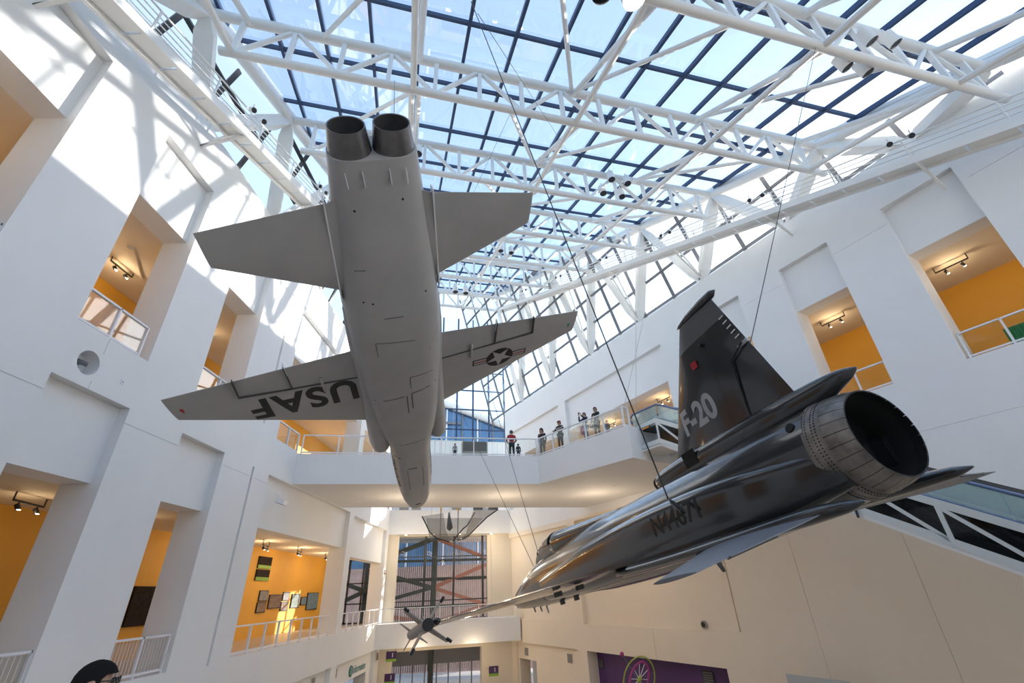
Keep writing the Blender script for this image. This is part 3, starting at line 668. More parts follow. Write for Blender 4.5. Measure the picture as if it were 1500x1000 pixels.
def sring(y, w_, zt, zb, e=2.4, xc=0., N=36, zc=None, eb=None):
    zc = (zt + zb) / 2 if zc is None else zc; out = []
    for k in range(N):
        a = 2 * math.pi * k / N; c, s_ = math.cos(a), math.sin(a); ee = e if s_ >= 0 else (eb or e)
        out.append((xc + w_ * math.copysign(abs(c) ** (2 / ee), c), y, zc + (zt - zc if s_ >= 0 else zc - zb) * math.copysign(abs(s_) ** (2 / ee), s_)))
    return out
def body(sta, n=70, e=2.4, eb=None, xc=None, N=36):
    """loft through stations (y, halfwidth, ztop, zbottom[, xcentre])"""
    ys = [q[0] for q in sta]; rings = []
    for y in np.linspace(ys[0], ys[-1], n):
        a = [hermite(ys, [q[k] for q in sta], y) for k in range(1, len(sta[0]))]
        rings.append(sring(y, a[0], a[1], a[2], e, a[3] if len(a) > 3 else 0., N, eb=eb))
    return rings
def foil(le, te, z, th, x, n=9):
    """thin section at span x from leading edge y to trailing edge y"""
    up_, lo = [], []
    for k in range(n):
        t = k / (n - 1); y = le + (te - le) * t; h = th * .5 * (max(0, math.sin(math.pi * t ** .75)) ** .8) + .004
        up_.append((x, y, z + h)); lo.append((x, y, z - h))
    return up_ + lo[::-1]
def text_mesh(txt, size, bold=0., shear=0., xs=1.0, sp=1.0, subdiv=.06):
    cu = bpy.data.curves.new('lettering_curve', 'FONT'); cu.body = txt; cu.size = size; cu.offset = bold; cu.shear = shear; cu.space_character = sp; cu.align_x = 'LEFT'
    ob = bpy.data.objects.new('lettering_tmp', cu); COL.objects.link(ob)
    bpy.context.view_layer.update()
    me = bpy.data.meshes.new_from_object(ob.evaluated_get(bpy.context.evaluated_depsgraph_get()))
    bpy.data.objects.remove(ob); bpy.data.curves.remove(cu)
    bm = bmesh.new(); bm.from_mesh(me); bpy.data.meshes.remove(me)
    bmesh.ops.triangulate(bm, faces=bm.faces)
    for _ in range(5):
        ed = [e for e in bm.edges if e.calc_length() > subdiv]
        if not ed: break
        bmesh.ops.subdivide_edges(bm, edges=ed, cuts=1); bmesh.ops.triangulate(bm, faces=bm.faces)
    bm.verts.index_update()
    V = [(v.co.x * xs, v.co.y) for v in bm.verts]; Fc = [[v.index for v in f.verts] for f in bm.faces]; bm.free()
    return V, Fc
def lay_text(name, txt, m, parent, o, adv, upv, size, nrm, target=None, lift=.004, **k):
    """text laid out from corner o along adv / upv; with a target mesh it is pressed onto its surface along -nrm"""
    V, Fc = text_mesh(txt, size, **k); o, adv, upv, nrm = (np.array(q, float) for q in (o, adv, upv, nrm))
    bvh = None
    if target is not None: bvh = BVHTree.FromPolygons([v.co.copy() for v in target.data.vertices], [tuple(p.vertices) for p in target.data.polygons])
    P = []
    for a, b in V:
        p = o + adv * a + upv * b
        if bvh:
            h = bvh.ray_cast(Vector(p + nrm * 1.5), Vector(-nrm))
            if h[0] is not None: p = np.array(h[0])
        P.append(p + nrm * lift)
    mb = MB(); mb.add(P, Fc); return mb.build(name, m, parent, fix=False)
def set_pose(o, R, t):
    o.matrix_world = Matrix(((*R[0], t[0]), (*R[1], t[1]), (*R[2], t[2] + ZL), (0, 0, 0, 1)))

M_T38 = mat('light_grey_aircraft_paint', (.43, .42, .415), .42, noise=.10, nscale=1.3, spec=.4, bump=.02, bscale=8)
M_T38D = mat('panel_gap_shadow_grey', (.07, .07, .07), .6)
M_NOZ = mat('scorched_nozzle_metal', (.22, .21, .21), .34, metal=.75, noise=.25, nscale=4)
M_INK = mat('black_marking_paint', (.012, .012, .013), .55)
M_SOOT = mat('soot_black_interior', (.008, .008, .008), .8)
# ------------------------------------------------------------------ light grey twin-engine jet
T38_R = ((.9362, -.1438, -.3207), (.1884, .9756, .1126), (.2967, -.1658, .9405)); T38_T = (-1.56, 3.407, 4.854)
jet = thing('jet_trainer', 'light grey twin-engine jet hanging nose down with USAF under its wing', 'airplane', local=True)
sta = [(.3, .535, .30, -.265), (.9, .6, .38, -.31), (1.6, .67, .44, -.37), (2.5, .75, .5, -.43), (3.3, .79, .54, -.48), (4.2, .79, .56, -.51), (5.2, .75, .58, -.53), (6.2, .72, .60, -.54), (6.9, .66, .62, -.53), (7.6, .54, .63, -.52), (8.3, .5, .64, -.5), (9.4, .51, .60, -.46), (10.6, .49, .48, -.4), (11.6, .43, .36, -.32), (12.4, .33, .26, -.22), (12.95, .22, .18, -.1), (13.25, .12, .12, -.01), (13.37, .03, .09, .04)]
mb = MB(); mb.loft(body(sta, 90, 2.6, 3.2)); fus = mb.build('fuselage', M_T38, jet, smooth=True, sharp=50)
for sx in (-1, 1):
    # wing, stabilator, intake, nozzle
    mb = MB(); mb.loft([foil(7.25, 3.98, -.06, .15, 0), foil(6.55, 4.02, -.06, .14, sx * .8), foil(4.93, 4.27, -.05, .05, sx * 3.85)]); wg = mb.build('wing', M_T38, jet, smooth=True, sharp=35)
    mb = MB()
    for a, b in (((2.77, 4.11), (2.81, 4.6)), ((1.96, 4.03), (1.96, 4.68)), ((2.81, 4.6), (1.96, 4.68)), ((1.96, 4.68), (.75, 4.78))):
        mb.bar((sx * a[0], a[1], -.095), (sx * b[0], b[1], -.095), .016, .07)
    mb.build('control_surface_gap', M_T38D, wg)
    mb = MB(); mb.bar((sx * 1.96, 4.0, -.06), (sx * 1.96, 4.3, -.07), .02, .08); mb.build('gap_seal', M_RAIL, wg)
    mb = MB(); mb.tube([(sx * 1.45, 4.55, -.12), (sx * 1.45, 4.95, -.14)], [.03, .02], 8); mb.build('hinge_fairing', M_T38, wg, smooth=True)
    mb = MB(); mb.tube([(sx * 3.69, 4.6, -.075), (sx * 3.69, 4.72, -.075)], [.03, .015], 8); mb.build('navigation_light', mat('red_lamp_glass', (.5, .02, .03), .2) if sx < 0 else mat('green_lamp_glass', (.02, .3, .12), .2), wg, smooth=True)
    mb = MB(); mb.loft([foil(2.75, .8, -.17, .1, sx * .5), foil(2.42, .87, -.18, .1, sx * .66), foil(1.6, 1.06, -.2, .04, sx * 2.19)]); mb.build('stabilizer', M_T38, jet, smooth=True, sharp=35)
    mb = MB(); mb.bar((sx * .69, .8, -.17), (sx * .76, 2.6, -.18), .02, .12); mb.build('stabilizer_gap', M_RAIL, jet)
    isn = [(2.9, .03, .0, -.16, sx * .76), (3.6, .09, .05, -.2, sx * .74), (4.6, .15, .12, -.24, sx * .68), (5.4, .2, .2, -.3, sx * .65), (6.2, .22, .26, -.36, sx * .65), (7.0, .23, .3, -.39, sx * .68), (7.5, .235, .31, -.39, sx * .69), (7.66, .215, .29, -.37, sx * .69)]
    mb = MB(); mb.loft(body(isn, 26, 2.3, N=28), True, False); it = mb.build('air_intake', M_T38, jet, smooth=True, sharp=60)
    mb = MB(); mb.loft([sring(7.66, .215, .29, -.37, 2.3, sx * .69, 28), sring(7.6, .185, .26, -.34, 2.3, sx * .69, 28), sring(6.8, .16, .22, -.3, 2.3, sx * .68, 28)], False, True); mb.build('intake_duct', M_T38D, it, smooth=True)
    c = sx * .262
    def circ(y, r, n=36): return [(c + r * math.cos(2 * math.pi * k / n), y, .02 + r * math.sin(2 * math.pi * k / n)) for k in range(n)]
    mb = MB(); mb.loft([circ(.4, .262), circ(.3, .258), circ(0, .218)], False, False); mb.loft([circ(0, .218), circ(0.005, .205), circ(.3, .2)], False, False); nz = mb.build('engine_nozzle', M_NOZ, jet, smooth=True, sharp=50, fix=False)
    mb = MB(); mb.loft([circ(.08, .212), circ(.9, .19)], False, True); mb.build('exhaust_pipe', M_SOOT, nz, smooth=True)
    for k in (-.12, .08):
        mb = MB(); mb.bar((c + k, .42, -.285), (c + k + .01, .62, -.305), .012, .02); mb.build('drain_strip', M_RAIL, jet)
mb = MB(); mb.prism([(-.06, 1.0, .45), (-.06, 3.6, .5), (-.04, 2.1, 2.4), (-.04, 1.2, 2.4)], (.11, 0, 0)); mb.build('tail_fin', M_T38, jet)
cn = [(6.6, .2, .7, .3), (7.4, .36, .98, .3), (8.4, .4, 1.12, .3), (9.4, .38, 1.02, .3), (10.3, .22, .7, .3), (10.6, .06, .55, .35)]
mb = MB(); mb.loft(body(cn, 24, 2.2)); mb.build('canopy', mat('dark_canopy_glass', (.03, .035, .04), .05, spec=.8), jet, smooth=True)
# belly panel lines, vents, doors
def belly_z(x, y):
    ys = [q[0] for q in sta]; wv, zt, zb = (hermite(ys, [q[k] for q in sta], y) for k in (1, 2, 3)); zc = (zt + zb) / 2
    return zc - (zc - zb) * (max(0, 1 - (min(abs(x), wv * .999) / wv) ** 3.2)) ** (1 / 3.2)
def belly_line(pts, wv, m, nm, h=.008):
    mb = MB()
    for (x0, y0), (x1, y1) in zip(pts[:-1], pts[1:]):
        n = max(1, int(math.hypot(x1 - x0, y1 - y0) / .15))
        for k in range(n):
            a = (x0 + (x1 - x0) * k / n, y0 + (y1 - y0) * k / n); b = (x0 + (x1 - x0) * (k + 1) / n, y0 + (y1 - y0) * (k + 1) / n)
            mb.bar((a[0], a[1], belly_z(*a)), (b[0], b[1], belly_z(*b)), wv, h)
    return mb.build(nm, m, jet)
M_LINE = mat('faint_panel_line', (.15, .145, .14), .6)
for pts in ([(-.4, 3.45), (-.1, 3.5), (.25, 3.55)], [(-.4, 3.45), (-.4, 3.8)], [(.1, 4.6), (.55, 4.6)], [(.1, 4.6), (.1, 4.95)], [(.5, 3.9), (.68, 3.85)], [(-.2, 2.9), (.1, 2.92)], [(-.5, 1.9), (-.35, 1.9)], [(-.3, 7.3), (.3, 7.3)], [(-.2, 8.9), (-.2, 10.4)], [(.2, 8.9), (.2, 10.4)]):
    belly_line(pts, .016, M_LINE, 'panel_line')
for pts in ([(-.62, 5.25), (-.05, 5.2)], [(.0, 5.2), (.0, 5.85)], [(.1, 5.15), (.62, 5.05)], [(.1, 5.15), (.1, 5.7)]): belly_line(pts, .02, M_T38D, 'door_gap')
for (x, y, l, wv) in ((-.38, 8.0, .12, .1), (-.06, 8.8, .22, .06), (.0, 12.15, .16, .16)): belly_line([(x - l / 2, y), (x + l / 2, y + .06)], wv * .6, M_INK, 'vent')
for (x, y) in ((-.35, .95), (.27, .85), (-.33, 2.55), (.5, 2.5), (-.46, 2.5)):
    mb = MB(); mb.tube([(x, y, belly_z(x, y) - .006), (x, y, belly_z(x, y) + .03)], .016, 8); mb.build('drain_hole', M_INK, jet)
# markings
W = bpy.data.objects; wings = [c for c in jet.children if c.name.startswith('wing')]
lay_text('lettering', 'USAF', M_INK, jet, (-.86, 4.82, -.14), (-1, 0, 0), (.0, 1, 0), .9, (0, 0, -1), target=wings[0], bold=.03, xs=.84, sp=1.14)['label'] = 'black USAF letters under the wing'
def disc(nm, pts, m, par, lift):
    wv = wings[1]; bvh = BVHTree.FromPolygons([v.co.copy() for v in wv.data.vertices], [tuple(p.vertices) for p in wv.data.polygons]); P = []
    for x, y in pts:
        h = bvh.ray_cast(Vector((x, y, -1)), Vector((0, 0, 1))); P.append((x, y, (h[0].z if h[0] is not None else -.12) - lift))
    mb = MB(); mb.add(P, [tuple(range(len(P)))]); return mb.build(nm, m, par, fix=False)
sc_ = (2.12, 5.22)
ins = disc('insignia', [(sc_[0] + .31 * math.cos(2 * math.pi * k / 40), sc_[1] + .31 * math.sin(2 * math.pi * k / 40)) for k in range(40)], M_INK, jet, .004)
M_INW = mat('pale_grey_marking', (.42, .41, .41), .5); M_INR = mat('dull_red_marking', (.30, .06, .05), .5)
disc('star', [(sc_[0] + (.31 if k % 2 == 0 else .12) * math.sin(math.pi * k / 5), sc_[1] + (.31 if k % 2 == 0 else .12) * math.cos(math.pi * k / 5)) for k in range(10)], M_INW, ins, .008)
for sx in (-1, 1):
    def rect(x0, x1, y0, y1): return [(sc_[0] + sx * x0, sc_[1] + y0), (sc_[0] + sx * x1, sc_[1] + y0), (sc_[0] + sx * x1, sc_[1] + y1), (sc_[0] + sx * x0, sc_[1] + y1)]
    disc('bar', rect(.28, .62, -.1, .1), M_INK, ins, .005); disc('bar_stripe', rect(.31, .59, -.07, .07), M_INW, ins, .008); disc('bar_stripe', rect(.31, .59, -.022, .022), M_INR, ins, .011)
for sx in (-1, 1):
    lay_text('nose_lettering', 'U.S. AIR FORCE', M_INK, jet, (sx * .5, 8.1 if sx > 0 else 10.3, -.3), (0, sx, 0), (0, 0, 1), .3, (sx, 0, 0), target=fus, bold=.01, xs=.95)
set_pose(jet, T38_R, T38_T)

# ------------------------------------------------------------------ dark single-engine jet
M_F20 = mat('charcoal_gloss_aircraft_paint', (.022, .023, .026), .2, noise=.3, nscale=1.0, spec=.6, coat=.7)
M_F20L = mat('mid_grey_fin_band', (.10, .102, .108), .4)
M_F20S = mat('skylit_grey_tailplane', (.20, .215, .24), .4, noise=.1)  # lighter blue-grey: skylight on the tailplane put into its colour
M_LET = mat('light_grey_lettering', (.42, .42, .43), .5)
M_EXH = mat('brown_tempered_nozzle_metal', (.30, .26, .23), .42, metal=.55, noise=.35, nscale=5, dark=(.12, .11, .10))
F20_R = ((.9312, -.2834, -.2291), (.2985, .9538, .0335), (.2091, -.0996, .9728)); F20_T = (3.678, 4.478, 1.258)
fj = thing('fighter_jet', 'dark charcoal single-engine fighter jet with F-20 on its tail fin', 'airplane', local=True)
sta2 = [(.45, .53, .53, -.53), (1.2, .57, .55, -.57), (2.2, .63, .57, -.62), (3.4, .68, .6, -.66), (4.8, .68, .64, -.66), (6.2, .62, .66, -.64), (7.4, .55, .64, -.58), (8.4, .5, .62, -.56), (9.4, .49, .6, -.57), (10.4, .48, .54, -.56), (11.3, .46, .41, -.53), (12.2, .41, .25, -.49), (13.0, .33, .08, -.43), (13.6, .19, -.07, -.36), (13.85, .04, -.17, -.28)]
mb = MB(); mb.loft(body(sta2, 90, 2.3, 2.6)); fus2 = mb.build('fuselage', M_F20, fj, smooth=True, sharp=50)
cn = [(5.2, .14, .67, .4), (6.2, .22, .76, .4), (7.2, .3, .85, .4), (7.9, .34, .92, .4), (8.5, .36, .98, .4), (8.75, .36, .99, .4)]
mb = MB(); mb.loft(body(cn, 20, 2.2)); mb.build('canopy_fairing', M_F20, fj, smooth=True)
G_CAN = glass('clear_canopy_perspex', (.92, .92, .9), .8, milky=.06, milk=(.8, .8, .75))
cn = [(8.75, .355, .985, .5), (9.2, .35, .97, .5), (9.7, .32, .89, .48), (10.2, .26, .72, .46), (10.62, .16, .53, .42), (10.75, .1, .47, .42)]
mb = MB(); mb.loft(body(cn, 18, 2.2), False, False); cnp = mb.build('canopy', G_CAN, fj, smooth=True)
for y in (8.78, 9.9):
    mb = MB(); r = sring(y, hermite([8.75, 9.9, 10.75], [.36, .302, .1], y), hermite([8.75, 9.2, 9.7, 10.2, 10.75], [.99, .975, .893, .723, .47], y), .48, 2.2, N=28); mb.tube(r[:15], .018, 6); mb.build('canopy_frame', M_F20, cnp, smooth=True)
ck = MB(); ck.box((-.2, 8.85, .4), (.2, 8.98, .8)); ck.box((-.14, 8.85, .78), (.14, 8.95, .9)); ck.build('ejection_seat', M_DARK, fj)
for sx in (-1, 1):
    na = [(.3, .08, .0, -.38, sx * .4), (.8, .17, .08, -.45, sx * .47), (1.5, .25, .17, -.5, sx * .54), (2.6, .3, .25, -.53, sx * .58), (4.0, .33, .28, -.54, sx * .6), (5.5, .33, .26, -.54, sx * .62), (7.0, .31, .17, -.52, sx * .64), (8.2, .27, .08, -.48, sx * .66), (8.62, .25, .05, -.46, sx * .67)]
    mb = MB(); mb.loft(body(na, 40, 3.6, 3.2, N=40), True, False); nac = mb.build('air_intake', M_F20, fj, smooth=True, sharp=60)
    mb = MB(); mb.loft([sring(8.62, .25, .05, -.46, 3.6, sx * .67, 40), sring(8.55, .22, .02, -.43, 3.6, sx * .67, 40), sring(7.6, .2, .0, -.4, 3.6, sx * .65, 40)], False, True); mb.build('intake_duct', M_SOOT, nac, smooth=True)
    # wing with leading edge extension, tip rail and missile
    mb = MB(); mb.loft([foil(9.0, 4.1, -.36, .1, sx * .6), foil(8.3, 4.1, -.36, .11, sx * .92), foil(7.3, 4.12, -.35, .14, sx * 1.25), foil(6.6, 4.15, -.34, .13, sx * 1.6), foil(5.25, 4.45, -.32, .05, sx * 4.0)]); wg = mb.build('wing', M_F20, fj, smooth=True, sharp=35)
    mb = MB(); mb.tube([(sx * 4.04, 3.9, -.32), (sx * 4.04, 4.1, -.32), (sx * 4.04, 6.4, -.32), (sx * 4.04, 6.7, -.32)], [.02, .05, .05, .02], 10); mb.build('tip_rail', M_F20, wg, smooth=True)
    for xx in (1.55, 1.95): mb = MB(); mb.box((min(sx * xx, sx * (xx + .09)), 4.7, -.47), (max(sx * xx, sx * (xx + .07)), 4.85, -.4)); mb.build('pylon_lug', M_INK, wg)
    # aft shelf beside the engine
    sh = [(.0, .015, -.51, -.53, sx * .84), (.12, .07, -.47, -.57, sx * .85), (.6, .13, -.42, -.58, sx * .86), (1.6, .2, -.4, -.56, sx * .86), (3.0, .26, -.38, -.54, sx * .84), (4.4, .26, -.34, -.5, sx * .84)]
    mb = MB(); mb.loft(body(sh, 26, 2.2, N=24)); mb.build('aft_fairing', M_F20, fj, smooth=True)
    mb = MB(); mb.loft([foil(2.5, .35, -.5, .1, sx * .85), foil(2.3, .4, -.52, .1, sx * 1.0), foil(1.35, .62, -.64, .03, sx * 2.33)]); stb = mb.build('stabilizer', M_F20S, fj, smooth=True, sharp=35)
    mb = MB(); mb.bar((sx * 1.45, .5, -.57), (sx * 2.0, .58, -.615), .03, .02); mb.build('trailing_edge_strip', M_INK, stb)
    # missile
    ms = thing('missile', 'slim air-to-air missile on the ' + ('wingtip of the dark jet, beyond its nose' if sx < 0 else 'far wingtip of the dark jet, behind its body'), 'missile', local=True)
    xm, zm = sx * 4.175, -.33
    def mc(y, r, n=20): return [(xm + r * math.cos(2 * math.pi * k / n), y, zm + r * math.sin(2 * math.pi * k / n)) for k in range(n)]
    mb = MB(); mb.loft([mc(4.02, .075), mc(4.05, .08), mc(6.55, .08), mc(6.75, .065), mc(6.85, .02)]); mbd = mb.build('missile_body', mat('missile_grey', (.33, .30, .28), .45, noise=.1), ms, smooth=True, sharp=50)
    mb = MB(); mb.tube([(xm, 4.0, zm), (xm, 4.03, zm)], .078, 20); mb.build('rocket_nozzle', M_INK, ms)
    for k in range(4):
        a = math.pi / 4 + k * math.pi / 2; d = v3(math.cos(a), 0, math.sin(a)); q = v3(-math.sin(a), 0, math.cos(a)) * .006; c0 = v3(xm, 0, zm)
        def fin(y0, y1, y2, y3, r0, r1, nm, m_):
            mb = MB(); mb.prism([c0 + d * r0 + v3(0, y0, 0) - q, c0 + d * r1 + v3(0, y1, 0) - q, c0 + d * r1 + v3(0, y2, 0) - q, c0 + d * r0 + v3(0, y3, 0) - q], q * 2); return mb.build(nm, m_, ms)
        ff = fin(4.08, 4.08, 4.4, 4.62, .07, .36, 'tail_fin', MATS['missile_grey']); fin(6.0, 6.1, 6.15, 6.35, .06, .28, 'canard', MATS['missile_grey'])
        mb = MB(); mb.tube([c0 + d * .3 + v3(0, 4.05, 0), c0 + d * .38 + v3(0, 4.05, 0)], .02, 8); mb.build('rolleron', M_INK, ff)
    ms['_pose'] = 1; set_pose(ms, F20_R, F20_T); del ms['_pose']
# fin, rudder, dorsal fairing
def finring(z, le, te, th): return [(x, y, z) for (x, y) in [(p[2] * 1.0, p[1]) for p in foil(le, te, 0, th, 0)]]
def fin_le(z): return 3.15 + (1.69 - 3.15) * (z - .78) / (2.5 - .78)
def fin_te(z): return .62 + (.94 - .62) * (z - .78) / (2.5 - .78)
mb = MB(); mb.loft([finring(z, fin_le(z), fin_te(z), .2 - .07 * (z - .6)) for z in (.6, 1.0, 1.5, 2.12)]); fin_o = mb.build('tail_fin', M_F20, fj, smooth=True, sharp=35)
mb = MB(); mb.loft([finring(z, fin_le(z), fin_te(z), .2 - .07 * (z - .6)) for z in (2.12, 2.3, 2.47)]); mb.build('fin_band', M_F20L, fin_o, smooth=True, sharp=35)
mb = MB(); mb.loft([sring(y, w_, 2.5 + h, 2.5 - h, 2., N=16) for y, w_, h in ((.8, .01, .01), (.88, .05, .06), (1.1, .075, .07), (1.45, .07, .06), (1.7, .03, .03), (1.76, .01, .01))]); mb.build('fin_cap', M_F20, fin_o, smooth=True)
mb = MB()
for a, b in (((1.3, .8), (1.12, 1.52)), ((1.12, 1.52), (.82, 1.64))):
    for sx in (-1, 1): mb.bar((sx * .075, a[0], a[1]), (sx * .07, b[0], b[1]), .02, .014)
mb.build('rudder_gap', M_INK, fin_o)
for k in range(5):
    z = 1.75 + .09 * k; mb = MB(); mb.bar((-.035, fin_te(z) + .1, z), (-.03, fin_te(z) + .02, z + .01), .012, .012); mb.build('static_wick', M_RAIL, fin_o)
mb = MB(); mb.tube([(-.03, fin_te(1.62) + .16, 1.62), (-.03, fin_te(1.62) - .02, 1.64)], .025, 8); mb.build('fuel_vent', M_LET, fin_o, smooth=True)
mb = MB(); mb.box((-.085, 1.68, 1.78), (-.07, 1.8, 1.88)); mb.build('beacon_window', mat('red_beacon', (.45, .03, .04), .3), fin_o)
mb = MB(); mb.tube([(-.05, 1.45, 2.0), (-.1, 1.45, 2.0)], .03, 10); mb.build('antenna_stub', M_INK, fin_o)
ds = [(-.15, .012, .665, .64), (-.08, .045, .7, .6), (.1, .085, .745, .55), (.4, .12, .775, .48), (.9, .17, .8, .45), (1.8, .15, .83, .45), (2.8, .14, .85, .45), (3.4, .14, .84, .45), (3.72, .13, .8, .55), (3.8, .1, .76, .6)]
mb = MB(); mb.loft(body(ds, 40, 2.3, N=28)); dor = mb.build('dorsal_fairing', M_F20, fj, smooth=True)
mb = MB(); mb.box((-.15, 2.5, .62), (-.13, 2.8, .84)); mb.build('cooling_vent', M_SOOT, dor)
mb = MB(); mb.tube([(0, 3.77, .68), (0, 3.84, .69)], .1, 16); mb.build('scoop_mouth', M_SOOT, dor)
# engine nozzle with petals
nz = thing('nozzle_tmp', None, None, local=True); bpy.data.objects.remove(nz)
def circ2(y, r, n=48, ph=0.): return [(r * math.cos(2 * math.pi * k / n + ph), y, r * math.sin(2 * math.pi * k / n + ph)) for k in range(n)]
mb = MB(); mb.loft([circ2(.48, .548), circ2(.44, .545), circ2(.26, .525)], False, False); nozz = mb.build('engine_nozzle', M_EXH, fj, smooth=True, sharp=50)
NP = 26
for k in range(NP):
    a0, a1 = 2 * math.pi * (k + .03) / NP, 2 * math.pi * (k + .97) / NP; mb = MB(); rings = []
    for y, r in ((.27, .522), (.12, .5), (0., .462)):
        o_ = [(r * math.cos(a0 + (a1 - a0) * j / 3), y, r * math.sin(a0 + (a1 - a0) * j / 3)) for j in range(4)]; i_ = [(p[0] * .965, y, p[2] * .965) for p in o_]
        rings.append(o_ + i_[::-1])
    mb.loft(rings); mb.cm = 0; mb.mi = [1 if len(set(round(mb.v[i][1], 3) for i in f)) == 1 or all(math.hypot(mb.v[i][0], mb.v[i][2]) < {.27: .51, .12: .49, 0.: .452}[round(mb.v[i][1], 2)] for i in f) else 0 for f in mb.f]; mb.build('nozzle_petal', [M_EXH, M_SOOT], nozz, fix=False)
mb = MB(); mb.loft([circ2(.27, .5), circ2(.02, .445)], False, False); mb.loft([circ2(.1, .455), circ2(.5, .43), circ2(1.0, .4)], False, True); mb.build('exhaust_liner', M_SOOT, nozz, smooth=True, sharp=40)
for y in (.31, .35, .42):
    mb = MB()
    for k in range(0, 96):
        a = 2 * math.pi * k / 96; r = .527 + (y - .26) * .09
        mb.obox((r * math.cos(a), y, r * math.sin(a)), v3(math.cos(a), 0, math.sin(a)) * .004, v3(0, .006, 0), v3(-math.sin(a), 0, math.cos(a)) * .006)
    mb.build('rivets', M_SOOT, nozz, kind='stuff')
mb = MB(); mb.tube([(-.3, .6, .3), (-.435, .6, .375)], .055, 14); mb.build('bleed_port', M_SOOT, fj)
# belly antennas and nose probes
for (x, y, z, l) in ((0, 11.6, -.5, .16), (.05, 11.2, -.52, .22), (-.1, 11.9, -.5, .12), (0, 3.2, -.68, .14)):
    mb = MB(); mb.prism([(x - .01, y, z + .05), (x - .01, y + .12, z + .05), (x - .01, y + .04, z - l), (x - .01, y - .02, z - l)], (.02, 0, 0)); mb.build('blade_antenna', M_F20, fj)
for q in (((-.26, 9.2, -.63), (-.17, 9.32, -.5)), ((-.24, 8.3, -.63), (-.15, 8.42, -.52))): mb = MB(); mb.box(*q); mb.build('gear_door', M_INK, fj)
lay_text('fin_lettering', 'F-20', M_LET, fin_o, (-.05, 2.58, 1.05), (0, -1, 0), (0, .0, 1), .5, (-1, 0, 0), target=fin_o, bold=.018, xs=.95)['label'] = 'light grey F-20 on the tail fin'
lay_text('side_lettering', 'N44671', M_INK, fj, (-.9, 3.18, -.13), (0, -1, 0), (0, 0, 1), .36, (-1, 0, 0), target=[c for c in fj.children if c.name.startswith('air_intake')][0], bold=.006, xs=.98)['label'] = 'black registration N44671 on the flank'
set_pose(fj, F20_R, F20_T)
F20R, F20T = np.array(F20_R), np.array(F20_T); T38R, T38T = np.array(T38_R), np.array(T38_T)
def f20(*p): return F20R @ v3(*p) + F20T
def t38(*p): return T38R @ v3(*p) + T38T

# ------------------------------------------------------------------ suspension cables
def cable(p, q, r, m, lb, grp=None):
    mb = MB(); mb.tube([p, q], r, 6); return mb.build('cable', m, label=lb, cat='cable', group=grp)
tb = f20(-.95, 2.3, .05)
cable(on_u(690, 2, TU[2]), f20(-.98, 2.42, .22), .010, M_CABLE, 'dark cable running from the roof down to the flank of the dark jet')
cable(PU(TU[2], 12.2, roofz(TU[2]) - DEP - .16), f20(.3, 2.4, .62), .008, M_CABLE, 'thin dark cable dropping from the truss to the tail of the dark jet')
cable(on_u(690, 478, TU[6]), f20(.12, 10.9, .52), .010, M_CABLE, 'dark cable running down to the cockpit of the dark jet, the steeper of the two')
cable(on_u(655, 560, TU[6]), f20(-.14, 10.9, .52), .010, M_CABLE, 'dark cable running down to the cockpit of the dark jet, the flatter of the two')
cable(on_u(610, 262, TU[4]), t38(.55, 2.2, .56), .008, M_CABLE, 'thin cable from the truss to the tail of the light grey jet')
cable(on_u(578, 117, TU[3]), t38(.3, .9, .46), .008, M_CABLE, 'thin cable from the truss to the engine end of the light grey jet')
cable(on_u(755, 150, TU[3]), on_u(690, 290, TU[4]), .008, M_CABLE, 'thin crossing wire slung between two roof trusses, the shorter one')
cable(on_u(700, 20, TU[2]), on_u(850, 250, TU[4]), .008, M_CABLE, 'thin crossing wire slung between two roof trusses, the longer one')
cable(PR(20.4, 22.4, WT), PR(17.4, 17.2, 6.0), .012, M_GCABLE, 'grey cable from the V column foot to the bridge landing')
cable(PR(19.2, 22.2, WT), PR(18.9, 16.6, 5.5), .012, M_GCABLE, 'second grey cable hanging in front of the bridge landing')
tk = thing('turnbuckle', 'black turnbuckle and shackle at the lower end of the dark cable', 'turnbuckle', tuple(tb))
mb = MB(); a, b = f20(-.98, 2.4, .2), f20(-.99, 2.2, -.02); mb.tube([a, a + (b - a) * .2, a + (b - a) * .8, b], [.012, .03, .035, .02], 10); mb.build('barrel', M_INK, tk, smooth=True)
mb = MB(); c = (a + b) / 2
for k in range(7): q = a + (b - a) * (.35 + .08 * k); mb.tube([q + v3(-.035, 0, 0), q + v3(.035, .01, 0)], .012, 6)
mb.build('chain_links', M_GREYM, tk)
